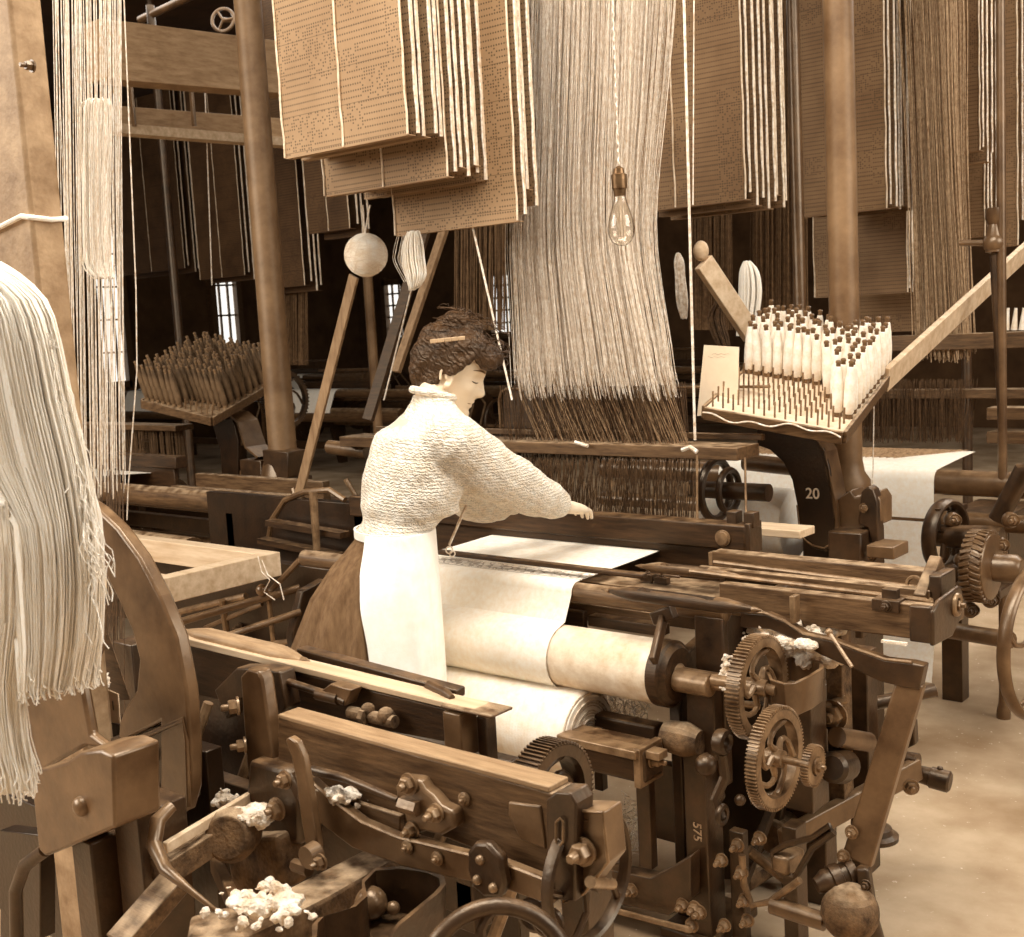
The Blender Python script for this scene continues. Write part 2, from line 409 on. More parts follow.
# --- side frame: standing bars, curved rail, feet
mb = MB(); xf = P(684, 800, Y=2.5).x; xg = P(706, 800, Y=2.5).x
mb.box((xf, 2.5, .0), (xg, 2.58, P(690, 752, Y=2.5).z)); mb.build('frame_upright', IRON, LM, bevel=.004)
mb = MB(); mb.box((xf+.005, 2.52, P(690, 760, Y=2.5).z), (xg+.02, 2.6, P(690, 689, Y=2.5).z)); mb.build('frame_upright', IRON, LM, bevel=.004)
mb = MB(); xa = P(695, 650, Y=2.56).x; xb_ = P(723, 650, Y=2.56).x; mb.box((xa, 2.56, .42), (xb_, 2.59, P(710, 617, Y=2.56).z))
mb.build('bearing_bracket', IRON, LM, bevel=.004)
mb = MB(); mb.lathe((xa-.02, 2.5, .70), EX, [(0, .03), (.1, .03)], 20); mb.build('roller_bearing', STEEL, LM, bevel=.003)
# rear uprights of the right side
for x0, x1, yt, Yp in ((738, 757, 610, 2.9), (848, 868, 650, 3.1), (776, 823, 680, 2.86)):
    A = P(x0, 720, Y=Yp).x; B = P(x1, 720, Y=Yp).x
    MB().box((A, Yp, 0), (B, Yp+.07, P(x0, yt, Y=Yp).z)).build('frame_upright', IRON, LM, bevel=.004)
# lower curved rail between the uprights
Yr = 2.44
pts = [P(x, y, Y=Yr) for x, y in ((560, 862), (600, 868), (650, 878), (664, 872), (690, 856), (690, 900), (668, 916), (600, 900), (560, 890))]
MB().prism(pts, (0, .05, 0)).build('lower_rail', IRON, LM, bevel=.004)
MB().tube([P(560, 896, Y=2.4), P(690, 930, Y=2.4)], .008, 8).build('tie_rod', STEEL, LM)
mb = MB()
for x, y in ((632, 890), (683, 905), (695, 908), (692, 925), (700, 912)): mb.bolt(P(x, y, Y=Yr), -EY, .014, .016)
mb.build('bolt', STEEL, LM)
for x0, x1, yt, yb, Yp, m in ((637, 650, 775, 866, 2.46, IRON), (655, 677, 762, 838, 2.6, IRON), (728, 742, 830, 937, 2.55, IRON), (596, 604, 690, 790, 2.8, IRON)):
    A = P(x0, 820, Y=Yp).x; B = P(x1, 820, Y=Yp).x
    MB().box((A, Yp, P(x0, yb, Y=Yp).z), (B, Yp+.03, P(x0, yt, Y=Yp).z)).build('lever_bar', m, LM, bevel=.003)
# cast side frames with openings, seen obliquely
def side_frame(X, m=IRON):
    out = [(2.56, 0), (2.68, 0), (2.7, .3), (2.8, .36), (3.2, .36), (3.28, 0), (3.4, 0), (3.42, .5), (3.6, .62), (3.6, .74), (3.3, .8), (2.9, .8), (2.62, .74), (2.56, .6)]
    MB().prism([V((X, y, z)) for y, z in out], (.035, 0, 0)).build('side_frame', m, LM, bevel=.005)
side_frame(-1.66); side_frame(-3.2)
MB().prism([P(x, y, Y=2.78) for x, y in ((705, 700), (780, 706), (790, 780), (775, 840), (735, 880), (705, 880))], (0, .03, 0)).build('gear_backplate', IRONB, LM, bevel=.004)  # added dark plate hiding the bright floor so the gaps read dark
for (xa, ya, xb, yb, Y, r) in ((750, 800, 800, 790, 2.7, .012), (748, 850, 786, 880, 2.62, .014), (706, 700, 760, 706, 2.6, .01), (800, 712, 846, 700, 2.75, .012)):
    MB().tube([P(xa, ya, Y=Y), P(xb, yb, Y=Y+.08)], r, 10).build('linkage_rod', STEEL, LM)
# --- take-up roller (sand roller) with collar, journal and pawl
RC = P(650, 672, Y=2.5); RY, RZ = 2.515, RC.z; RR = .083
xcl = P(557, 650, Y=2.44).x; xse = P(646, 660, Y=2.44).x; xce = P(676, 670, Y=2.5).x
MB().lathe((-2.75, RY, RZ), EX, [(0, RR), (xse+2.75, RR)], 48).build('take_up_roller', SANDR, LM, bevel=.002)
MB().lathe((xse, RY, RZ), EX, [(0, RR+.003), (.03, RR+.003), (.035, RR-.004), (xce-xse-.015, RR-.004), (xce-xse, RR-.015)], 48).build('roller_collar', WOODD, LM)
MB().lathe((xce, RY, RZ), EX, [(0, .03), (.01, .022), (.14, .022)], 24).build('roller_journal', STEEL, LM)
mb = MB(); p0, p1 = P(653, 662, Y=2.4), P(664, 616, Y=2.5)
mb.beam(p0, p1, .03, .016, (1, 0, 0)); mb.beam(p1+V((-.03, 0, -.01)), p1+V((.03, 0, .015)), .03, .035); mb.build('pawl', IRON, LM, bevel=.004)
# wooden boards behind the roller
mb = MB(); xbox(mb, 540, 660, 620, 614, 632, 2.66, .03); mb.build('slotted_board', WOODM, LM, bevel=.003)
mb = MB(); xbox(mb, 588, 662, 630, 626, 637, 2.62, .04); xbox(mb, 540, 584, 630, 612, 640, 2.64, .02); mb.build('slotted_board', WOODD, LM, bevel=.003)
# --- breast beam (rounded, smooth with wear)
bz = P(640, 603, Y=2.56).z
x0 = -3.1; x1 = P(722, 620, Y=2.56).x
MB().lathe((x0, 2.585, bz-.0), EX, [(0, .028), (x1-x0, .028)], 28).build('breast_beam', WOODM, LM, bevel=.003)
BRZ = bz+.028
# --- lower beam with metal cap and strap (left of the uprights)
mb = MB(); A, B, zb, zt = xbox(mb, 559, 643, 755, 752, 786, 2.36, .1); mb.build('stop_beam', WOODD, LM, bevel=.014)
mb = MB(); xbox(mb, 566, 655, 720, 727, 750, 2.5, .05); mb.build('stop_beam', WOODD, LM, bevel=.008)
MB().box((A+.01, 2.34, zt-.018), (B-.01, 2.39, zt+.004)).build('stop_beam_cap', STEEL, LM, bevel=.003)
mb = MB(); mb.box((B-.025, 2.352, zb-.006), (B-.005, 2.455, zt+.006)); mb.bolt((B, 2.4, (zb+zt)/2+.01), EX, .014, .02); mb.box((B, 2.37, zt-.02), (B+.04, 2.41, zt)); mb.build('strap', STEEL, LM, bevel=.002)
MB().lathe((B-.02, 2.50, zt-.005), EX, [(0, .04), (.06, .045), (.1, .03)], 20).build('cam_boss', RUST, LM)
for (a, b, r) in (((500, 775), (588, 757), .018), ((500, 800), (585, 768), .014), ((500, 790), (628, 722), .012)):
    MB().tube([P(*a, Y=2.5), P(*b, Y=2.8)], r, 10).build('cross_shaft', IRON, LM)
# --- gears
g1 = V((P(757, 690, Y=2.42).x-.01, 2.44, P(757, 690, Y=2.42).z)); gear(LM, g1, .118, .034, 78)
g2 = V((P(775, 755, Y=2.36).x, 2.36, P(772, 757, Y=2.36).z)); gear(LM, g2, .112, .026, 84)
MB().tube([g2-EX*.06, g2+EX*.085], .009, 12).build('gear_shaft', STEEL, LM)
g3 = g2+V((.075, 0.0, 0)); pin_ = gear(LM, g3+V((0, .035, -.015)), .044, .018, 40, 'pinion', spokes=3, curved=False, hub=.02, th_h=.004)
MB().bolt(g3+V((.01, .035, -.015)), EX, .012, .01).build('pinion_nut', STEEL, pin_)
MB().tube([g1-EX*.12, g1+EX*.05], .014, 12).build('gear_shaft', STEEL, LM)
# crank and s-shaped pawl lever beside gears
mb = MB(); c = P(722, 742, Y=2.42); mb.ring(c, EX, .022, .011, 20, 8, 1.6); mb.tube([c+V((0, 0, -.03)), c+V((0, .01, -.09)), P(715, 800, Y=2.4), P(722, 818, Y=2.4)], [.012, .014, .013, .012], 8)
mb.ring(P(722, 815, Y=2.4), EX, .02, .008, 18, 8); mb.build('pawl_lever', IRON, LM)
mb = MB(); mb.ball(P(706, 765, Y=2.46), .028); mb.ball(P(718, 795, Y=2.46), .018); mb.ball(P(740, 800, Y=2.44), .014); mb.build('boss', IRON, LM)
for x, y in ((722, 860), (742, 872), (760, 838), (745, 900), (725, 925), (748, 920), (738, 845)):
    MB().bolt(P(x, y, Y=2.5), -EY, .013, .018).build('bolt', STEEL, LM)
# --- oil box behind gears (rounded open tray on a block)
def open_tray(parent, pts_top, h, wall, floor_drop, m, name='oil_box'):
    """pts_top: closed outline of the rim, horizontal"""
    n = len(pts_top); c = sum((V(p) for p in pts_top), V((0, 0, 0)))/n
    inner = [V(p)+(c-V(p)).normalized()*wall for p in pts_top]; dn = V((0, 0, -h))
    lo = [V(p)+dn*.97+(c-V(p))*.08 for p in pts_top]; li = [p+V((0, 0, -floor_drop)) for p in inner]
    vs = [V(p) for p in pts_top]+inner+li+lo; fs = []
    for i in range(n):
        j = (i+1) % n
        fs += [(i, j, n+j, n+i), (n+i, n+j, 2*n+j, 2*n+i), (3*n+i, 3*n+j, j, i)]
    fs += [tuple(2*n+k for k in range(n)), tuple(3*n+k for k in range(n-1, -1, -1))]
    return MB().add(vs, fs).build(name, m, parent, bevel=.002)
Zt = P(800, 662, Y=2.6).z
rim = [P(x, y, Z=Zt) for x, y in ((776, 658), (790, 656), (812, 658), (823, 662), (824, 668), (812, 676), (795, 683), (784, 684), (770, 680), (764, 668))]
open_tray(LM, rim, .085, .012, .06, IRONG)
A = P(786, 740, Y=2.72).x; MB().box((A, 2.66, .35), (A+.1, 2.75, Zt-.08)).build('box_support', IRON, LM, bevel=.004)
MB().box((P(824, 740, Y=2.8).x, 2.82, .3), (P(840, 740, Y=2.8).x, 2.88, .78)).build('frame_upright', RUST, LM, bevel=.003)
mb = MB(); mb.bolt(P(833, 715, Y=2.8), -EY, .03, .02); mb.build('bolt', STEEL, LM)
MB().tube([P(837, 737, Y=2.75), P(868, 742, Y=2.9)], .026, 14).build('stub_shaft', IRONG, LM)
MB().lathe(P(832, 768, Y=2.72), P(850, 764, Y=2.85)-P(832, 768, Y=2.72), [(0, .03), (.01, .04), (.06, .045), (.1, .04)], 20).build('cam_boss', IRON, LM)
# cranked rod under sley end (bright pin)
MB().tube([P(829, 632, Y=2.55), P(852, 667, Y=2.52)], .005, 8).ball(P(829, 632, Y=2.55), .009).build('pin', STEEL, LM)
# --- lay (sley) race box with shuttle box at its right end
LY = 2.66
lay = MB(); A, B, zb, zt = xbox(lay, 720, 934, 620, 607, 642, LY, .035); lay.build('shuttle_box_front', WOODM, LM, bevel=.003)
LX1, LZ0, LZ1 = B, zb, zt
MB().box((A-1.0, LY+.035, zb+.01), (B, LY+.2, zb+.035)).build('race_board', WOODM, LM, bevel=.003)
# rods and rails along the shuttle box
MB().tube([P(690, 571, Y=2.70), P(925, 600, Y=2.70), P(932, 603, Y=2.70), P(932, 610, Y=2.70)], .006, 8).build('shuttle_guide_rod', STEEL, LM)
MB().tube([P(714, 562, Y=2.82), P(922, 588, Y=2.82), P(931, 592, Y=2.80), P(931, 604, Y=2.74)], .006, 8).build('shuttle_guide_rod', STEEL, LM)
MB().box((P(700, 570, Y=2.78).x, 2.76, zt-.01), (B-.04, 2.79, zt+.012)).build('shuttle_guide', WOODM, LM, bevel=.002)
mb = MB(); A, _, _, zt2 = xbox(mb, 712, 926, 570, 571, 588, 2.86, .05); mb.build('shuttle_box_back', WOODM, LM, bevel=.004)
mb = MB(); c = P(891, 601, Y=2.68); mb.box(c+V((-.035, -.03, -.02)), c+V((.03, .03, .008))); mb.box(c+V((-.018, -.012, .008)), c+V((.018, .012, .03))); mb.bolt(c+V((.0, -.03, -.006)), -EY, .01); mb.build('guide_clamp', IRON, LM, bevel=.003)
mb = MB(); mb.tube(arc(P(915, 585, Y=2.8), EX, EZ, .02, 0, 180, 8), .005, 6); mb.build('rod_loop', STEEL, LM)
# iron end plate
ex = LX1
pl = [V((ex-.005, LY-.02, LZ0-.005)), V((ex-.005, LY-.02, LZ1-.005)), V((ex-.005, LY+.02, LZ1+.012)), V((ex-.005, LY+.15, LZ1+.02)), V((ex-.005, LY+.17, LZ1)), V((ex-.005, LY+.16, LZ0+.02)), V((ex-.005, LY+.1, LZ0-.01))]
MB().prism(pl, (.012, 0, 0)).build('end_plate', IRON, LM, bevel=.005)
MB().box((ex-.05, LY-.022, LZ0), (ex+.0, LY-.002, LZ1+.004)).build('end_strap', IRON, LM, bevel=.004)
mb = MB(); mb.ring((ex+.01, LY+.12, LZ1-.02), EX, .022, .007, 20, 8); mb.bolt((ex+.006, LY+.12, LZ1-.02), EX, .013, .012); mb.build('bolt', STEEL, LM)
mb = MB(); mb.beam(P(921, 602, Y=2.76), P(938, 562, Y=2.86), .05, .03, (1, 0, 0)); mb.build('picker_check', WOODM, LM, bevel=.004)
MB().box((ex-.05, LY+.1, LZ1-.02), (ex-.02, LY+.2, LZ1+.05)).build('end_block', IRON, LM, bevel=.004)
# pick lever: leather bound arm sweeping under the box and the picking stick
Yk = 2.60
up = [(740, 612), (765, 614), (785, 622), (803, 634), (830, 640), (856, 650), (885, 660), (912, 663)]
lo = [(924, 666), (919, 690), (905, 688), (880, 682), (850, 668), (820, 655), (795, 640), (770, 630), (740, 628)]
plv = MB().prism([P(x, y, Y=Yk) for x, y in up+lo], (0, .035, 0)).build('pick_lever', IRON, LM, bevel=.004)
MB().tube([P(x, y-1, Y=Yk) for x, y in up], .004, 6).build('lever_rim', STEEL, plv)
MB().box(P(789, 596, Y=2.6), P(795, 624, Y=2.6)+V((0, .03, 0))).build('guide_block', STEEL, LM, bevel=.002)
MB().box(P(881, 640, Y=2.59), P(906, 646, Y=2.59)+V((0, .01, 0))).build('metal_tag', LINT, LM)
a, b = P(912, 680, Y=2.62), P(858, 860, Y=2.58)
stick = MB().beam(a, b, .062, .03, (0, 1, 0), .072, .03).build('picking_stick', IRONG, LM, bevel=.005)
mb = MB()
for x, y in ((852, 832), (844, 856)): mb.lathe(P(x, y, Y=2.565), -EY, [(0, .017), (.006, .016)], 16); mb.bolt(P(x, y, Y=2.56), -EY, .011, .012)
mb.build('bolt', STEEL, stick)
mb = MB(); c = P(835, 878, Y=2.54); ax = V((-.6, -.7, -.25)).normalized()
mb.lathe(c-ax*.05, ax, [(0, .03), (.02, .033), (.022, .028), (.035, .028), (.037, .033), (.06, .034), (.062, .028), (.075, .03), (.09, .022), (.1, .018)], 22); mb.build('ribbed_pivot', IRON, LM)
MB().ball(P(850, 912, Y=2.52), .068, 24, 16).build('counterweight', RUST, LM)
MB().tube([P(772, 905, Y=2.5), P(825, 922, Y=2.5)], .022, 12).build('weight_shaft', IRONG, LM)
mb = MB(); p0, p1 = P(863, 866, Y=2.56), P(869, 905, Y=2.56); mb.beam(p0, p1, .032, .03, (0, 1, 0)); mb.bolt(P(866, 885, Y=2.54), -EY, .01); mb.build('link', IRON, LM, bevel=.008)
MB().tube([P(867, 907, Y=2.56), P(878, 945, Y=2.56)], .02, 10).build('link_rod', IRON, LM)
# treadle arm with round boss end and loop strap
mb = MB(); mb.beam(P(782, 842, Y=2.62), P(918, 768, Y=3.1), .03, .06, (0, 0, 1)); mb.build('treadle_arm', IRONG, LM, bevel=.004)
mb = MB(); c0 = P(912, 772, Y=3.15); c1 = c0+V((.105, .01, -.012)); mb.lathe(c0, c1-c0, [(0, .02), (.02, .024), (.05, .026), (.052, .03), (.1, .03), (.105, .024)], 22); mb.ball(c1+V((-.03, 0, .033)), .009); mb.build('treadle_pin', IRON, LM)
mb = MB(); mb.bolt(P(911, 787, Y=2.98), V((.5, -.8, 0)), .016, .012); mb.build('bolt', STEEL, LM)
mb = MB(); c0 = P(888, 757, Y=3.1); mb.lathe(c0, EX, [(0, .022), (.05, .022), (.055, .026), (.085, .026)], 20); mb.build('stub_shaft', IRON, LM)
pts = [P(x, y, Y=3.2) for x, y in ((880, 735), (890, 712), (902, 709), (914, 722), (915, 745), (905, 750), (898, 740), (889, 752), (880, 755))]
MB().prism(pts, (0, .03, 0)).build('cam_plate', IRON, LM, bevel=.004)
mb = MB(); c = P(788, 862, Y=2.55); mb.beam(c+V((-.01, -.03, 0)), c+V((.0, .05, 0)), .05, .05); mb.build('square_shaft', STEEL, LM, bevel=.01)
mb = MB(); q = [P(x, y, Y=2.53) for x, y in ((775, 866), (773, 852), (785, 845), (812, 838), (830, 826), (834, 832), (812, 848), (802, 866), (795, 878), (780, 874), (775, 866))]
mb.tube(q, .0085, 6); mb.build('leather_strap', IRON, LM)
for c0, c1, r in (((770, 838), (808, 812), .045), ((742, 880), (790, 850), .035)):
    a, b = P(*c0, Y=2.75), P(*c1, Y=3.0)
    MB().lathe(a, b-a, [(0, r*.8), (.01, r), ((b-a).length*.6, r), ((b-a).length, r*.75)], 22).build('tappet_drum', RUST, LM)
MB().beam(P(738, 898, Y=2.6), P(775, 800, Y=2.75), .02, .03, (0, 1, 0)).build('brace', IRON, LM, bevel=.002)
mb = MB(); q = [P(x, y, Y=2.5) for x, y in ((742, 855), (744, 885), (752, 905), (770, 902), (800, 880))]; mb.tube(q, .009, 8); mb.build('bent_rod', STEEL, LM)
MB().box((P(783, 890, Y=2.6).x, 2.6, 0), (P(797, 890, Y=2.6).x, 2.66, .33)).build('frame_leg', IRON, LM, bevel=.003)
MB().tube([P(700, 742, Y=2.9), P(935, 690, Y=3.35)], .02, 10).build('cross_shaft', IRON, LM)
MB().box((-3.6, 2.9, .33), (P(835, 760, Y=2.9).x, 2.94, .39)).build('cross_rail', IRON, LM, bevel=.004)
MB().box((-3.6, 3.25, .6), (P(850, 700, Y=3.25).x, 3.3, .68)).build('cross_rail', IRON, LM, bevel=.004)
# feet
mb = MB(); fc = P(875, 838, Z=0.0); mb.lathe((fc.x, fc.y, 0), EZ, [(0, .07), (.012, .07), (.02, .055), (.035, .05), (.04, .02), (.3, .018)], 24); mb.build('foot', IRON, LM)
fc = P(700, 937, Y=2.55); MB().box((fc.x-.08, 2.48, 0), (fc.x+.08, 2.72, .03)).build('foot', IRON, LM, bevel=.006)
# --- sley cap with reed board
mb = MB(); CAPR = P(745, 540, Y=2.98).x; cz1 = P(745, 526, Y=2.98).z; cz0 = P(745, 552, Y=2.98).z
mb.box((-3.3, 2.98, cz0), (CAPR, 3.05, cz1)); scap = mb.build('sley_cap', WOODD, LM, bevel=.006)
MB().box((-3.3, 3.0, cz0-.14), (CAPR-.1, 3.035, cz0)).build('reed_board', WOODD, LM, bevel=.003)
mb = MB(); c = P(723, 538, Y=2.978); mb.lathe(c, -EY, [(0, .024), (.004, .024), (.005, .019), (.012, .019), (.013, .01)], 28); mb.build('cap_bolt', STEEL, scap)
for dx in (-.05, .005): MB().box((CAPR+dx-.02, 3.0, cz1-.01), (CAPR+dx+.012, 3.04, cz1+.035)).build('cap_lug', IRON, LM, bevel=.003)
mb = MB(); mb.box((CAPR-.005, 2.985, cz0-.01), (CAPR+.012, 3.06, cz1+.005)); mb.build('cap_end', IRON, LM, bevel=.003)
MB().box(P(708, 552, Y=2.9), P(715, 566, Y=2.9)+V((0, .03, 0))).build('sley_sword', STEEL, LM, bevel=.002)
# temple rod across cloth
MB().beam(P(440, 552, Z=BRZ+.03), P(645, 576, Z=BRZ+.03), .026, .014).build('temple', WOODD, LM, bevel=.004)
mb = MB()
for x, y in ((648, 577), (662, 580), (652, 588)):
    c = P(x, y, Y=2.76); mb.box(c+V((-.02, -.01, -.01)), c+V((.02, .012, .008))); mb.bolt(c+V((0, 0, .008)), EZ, .008, .006)
mb.tube([P(640, 573, Y=2.8), P(680, 577, Y=2.8)], .005, 6); mb.build('temple_bracket', IRON, LM, bevel=.002)
# --- comber board frame
mb = MB(); A, B, zb, zt = xbox(mb, 340, 737, 450, 448, 461, 3.22, .14); CBX, CBZ = B, zt
mb.build('comber_board', WOODM, LM, bevel=.003)
MB().box((A, 3.42, zt-.0), (B-.02, 3.44, zt+.02)).build('comber_rail', WOODM, LM, bevel=.003)
MB().tube([P(330, 447, Y=3.3), P(368, 452, Y=3.3)], .03, 16).build('comber_roller', IRONG, LM)
# panel frame behind the cords with rounded corners
Yq = 3.5; q = []
xl, xr, zq = P(499, 400, Y=Yq).x, P(690, 400, Y=Yq).x, P(600, 388, Y=Yq).z
q = [V((xl, Yq, zq-.16)), V((xl, Yq, zq-.04)), V((xl+.012, Yq, zq-.012)), V((xl+.04, Yq, zq)), V((xr+.3, Yq, zq))]
MB().tube(q, .005, 8).build('cord_guide_rail', STEEL, LM)
MB().box((xl+.01, Yq+.01, zq-.15), (xr-.03, Yq+.03, zq-.01)).build('back_panel', WOODD, LM)
# uprights of the gantry cords to the right
MB().tube([P(684, 0, Y=3.1), P(695, 440, Y=3.1)], .0045, 6).build('lifting_cord', CORD, LM)
MB().tube([P(694, 0, Y=3.15), P(693, 205, Y=3.15)], .002, 6).build('lifting_cord', CORD, LM)
MB().tube([P(697, 455, Y=3.1), P(697, 520, Y=3.05)], .0035, 6).build('lifting_rod', STEEL, LM)
MB().tube([P(745, 458, Y=3.2), P(746, 515, Y=3.05)], .0035, 6).build('lifting_rod', STEEL, LM)
mb = MB(); mb.tube([P(682, 450, Y=3.15), P(690, 447, Y=3.15), P(697, 452, Y=3.15)], .007, 6); mb.tube([P(575, 442, Y=3.2), P(588, 446, Y=3.2)], .006, 6); mb.build('cord_knot', CORD, LM)
# round drums behind sley (warp side, right)
mb = MB(); c = P(716, 490, Y=3.55); mb.ring(c, EX, .1, .014, 36, 8); mb.ring(c+EX*.05, EX, .07, .012, 30, 8); mb.lathe(c-EX*.1, EX, [(0, .03), (.3, .03)], 16); mb.build('warp_pulley', IRON, LM)
MB().tube([P(745, 462, Y=3.75), P(800, 468, Y=3.75)], .03, 16).build('warp_shaft', IRONG, LM)
mb = MB(); c = P(792, 524, Y=3.75); mb.lathe(c-EX*.3, EX, [(0, .12), (.01, .125), (.3, .125), (.31, .12)], 36); mb.build('warp_roll', CLOTH, LM)
MB().box((P(735, 540, Y=3.2).x, 3.2, P(760, 536, Y=3.2).z), (P(800, 540, Y=3.2).x, 3.3, P(760, 528, Y=3.2).z)).build('side_shelf', WOODL, LM, bevel=.003)
MB().box((-3.6, 3.62, .62), (P(800, 560, Y=3.62).x, 3.7, .7)).build('back_rail', WOODD, LM, bevel=.004)
MB().box((P(750, 556, Y=3.35).x, 3.35, .76), (P(805, 560, Y=3.35).x, 3.6, .79)).build('side_shelf', WOODL, LM, bevel=.003)

# --- cloth : fell -> breast beam -> over take-up roller, one continuous web
CX0, CX1 = -2.62, xcl-.03
prof = [(3.02, BRZ+.012), (2.86, BRZ+.008), (2.72, BRZ+.006), (2.6, BRZ+.003)]
for a in range(80, -1, -10): prof.append((2.585-cos(radians(a))*.0305, bz+sin(radians(a))*.0305))
prof.append((2.52, .8))
a0 = 200
for a in range(120, 271, 12): prof.append((RY+cos(radians(a))*(RR+.004), RZ+sin(radians(a))*(RR+.004)))
def sheet(mb, prof, x0, x1, th, nx=1, taper=0):
    s = 0; n = len(prof); top = []; ss = [0]
    for i in range(1, n): ss.append(ss[-1]+math.hypot(prof[i][0]-prof[i-1][0], prof[i][1]-prof[i-1][1]))
    vs = []
    for i, (y, z) in enumerate(prof):
        a = prof[max(i-1, 0)]; b = prof[min(i+1, n-1)]; ty, tz = b[0]-a[0], b[1]-a[1]; l = math.hypot(ty, tz) or 1; ny, nz = -tz/l, ty/l
        dx = taper*(1-ss[i]/ss[-1])
        for (x, t) in ((x0, 0), (x1+dx, 0), (x1+dx, 1), (x0, 1)): vs.append((x, y+ny*th*t, z+nz*th*t))
    fs, uv = [], []
    for i in range(n-1):
        for j in range(4):
            k = (j+1) % 4; fs.append((i*4+j, i*4+k, (i+1)*4+k, (i+1)*4+j))
            U = (x0, x1, x1, x0); uv.append([(U[j], ss[i]), (U[k], ss[i]), (U[k], ss[i+1]), (U[j], ss[i+1])])
    fs += [(3, 2, 1, 0), tuple((n-1)*4+k for k in range(4))]; uv += [[(0, 0)]*4]*2
    return mb.add(vs, fs, uv)
def cloth_pattern():
    m = mat('patterned_linen', .9, .97, .85, 60, .15, bscale=500); nt = m.node_tree; N = nt.nodes; L = nt.links; b = N['Principled BSDF']; col = b.inputs['Base Color'].links[0].from_socket
    uv = N.new('ShaderNodeUVMap'); sx = N.new('ShaderNodeSeparateXYZ'); L.new(uv.outputs[0], sx.inputs[0])
    def mth(op, a, v=None, c=None):
        n = N.new('ShaderNodeMath'); n.operation = op
        for i, q in enumerate((a, v, c)):
            if q is None: continue
            if isinstance(q, (int, float)): n.inputs[i].default_value = q
            else: L.new(q, n.inputs[i])
        return n.outputs[0]
    d = mth('ABSOLUTE', mth('SUBTRACT', sx.outputs[1], .385)); band = mth('LESS_THAN', d, .03)
    edge = mth('LESS_THAN', mth('ABSOLUTE', mth('SUBTRACT', d, .036)), .0025)
    vo = N.new('ShaderNodeTexVoronoi'); vo.feature = 'DISTANCE_TO_EDGE'; vo.inputs['Scale'].default_value = 42; L.new(uv.outputs[0], vo.inputs['Vector'])
    pat = mth('MULTIPLY', mth('LESS_THAN', vo.outputs['Distance'], .11), band)
    f = mth('MULTIPLY', mth('MAXIMUM', pat, edge), .6)
    mx = N.new('ShaderNodeMix'); mx.data_type = 'RGBA'; mx.inputs[7].default_value = sep(.42); L.new(f, mx.inputs[0]); L.new(col, mx.inputs[6]); L.new(mx.outputs[2], b.inputs['Base Color']); return m
web = sheet(MB(), prof, CX0, CX1, -.002, taper=.0).build('woven_cloth', cloth_pattern())
tag(web, 'white linen web with patterned stripe running over breast beam beside the weaver', 'cloth')
# finished cloth wound on the lower beam
LR = P(566, 728, Y=2.5); rr = .118; lrx1 = P(586, 730, Y=2.46).x; lcy, lcz = 2.475, .515
t = thing('cloth_roll', 'large white roll of finished linen beneath the take-up roller', 'cloth roll', (-2.2, lcy, .2))
MB().lathe((-2.7, lcy, lcz), EX, [(0, rr), (lrx1+2.7-.02, rr), (lrx1+2.7, rr-.012)], 56).build('wound_cloth', wavebump(mat('wound_cloth', .88, .97, .85, 30, .2), 30, 'X', .002, .15), t)
mb = MB()
for k in range(13): mb.ring((lrx1-.002+random.uniform(-.004, .006), lcy, lcz), EX, .03+.0068*k, .0026, 40, 6)
mb.build('wound_selvedge', mat('selvedge', .5, .9, .85, 40, .4), t)
MB().lathe((-3.1, lcy, lcz), EX, [(0, .025), (lrx1+3.14, .025)], 16).build('cloth_beam', IRON, t)
# loose thrum threads under the roller
mb = MB()
for k in range(46):
    c = P(random.uniform(596, 645), random.uniform(686, 706), Y=2.62+random.uniform(-.05, .05)); pts = [c]
    for j in range(7): pts.append(pts[-1]+V((random.gauss(0, .012), random.gauss(0, .01), random.gauss(-.008, .012))))
    mb.tube(pts, .0009, 4)
for k in range(80):
    c = P(random.uniform(600, 650), random.uniform(800, 850), Y=2.6+random.uniform(-.1, .1)); pts = [c]
    for j in range(6): pts.append(pts[-1]+V((random.gauss(0, .014), random.gauss(0, .012), random.gauss(-.004, .014))))
    mb.tube(pts, .0009, 4)
o = mb.build('thrum_threads', CORD); tag(o, 'tangle of loose waste threads caught below the take-up roller', 'thread waste', kind='stuff')
# white cotton waste on loom end
def waste(cx, cy, Y, w, h, label, n=26, name='cotton_waste', group=None, m=None, d=None):
    mb = MB(); c = P(cx, cy, Y=Y); n *= 5
    for k in range(n):
        q = c+V((random.gauss(0, w), random.gauss(0, w*.7), random.gauss(0, h)))
        mb.ball(q, random.uniform(.35, .8)*min(w, h*2)*.85, 8, 6, (random.uniform(.7, 1.4), 1, random.uniform(.5, 1)))
    o = mb.build(name, m or LINT); o.modifiers.new('r', 'REMESH').voxel_size = .004
    tex = bpy.data.textures.new('n', 'CLOUDS'); tex.noise_scale = .012; d_ = o.modifiers.new('d', 'DISPLACE'); d_.texture = tex; d_.strength = .01
    return tag(o, label, 'cotton waste', group)
a = waste(800, 641, 2.66, .04, .02, 'bright white wad of cotton waste lying behind the upper gear wheel')
a2 = waste(762, 630, 2.72, .016, .02, 'small upright tuft of cotton waste above the upper gear wheel', 14)
a3 = waste(730, 672, 2.5, .014, .02, 'small tuft of cotton waste left of the upper gear wheel', 14)
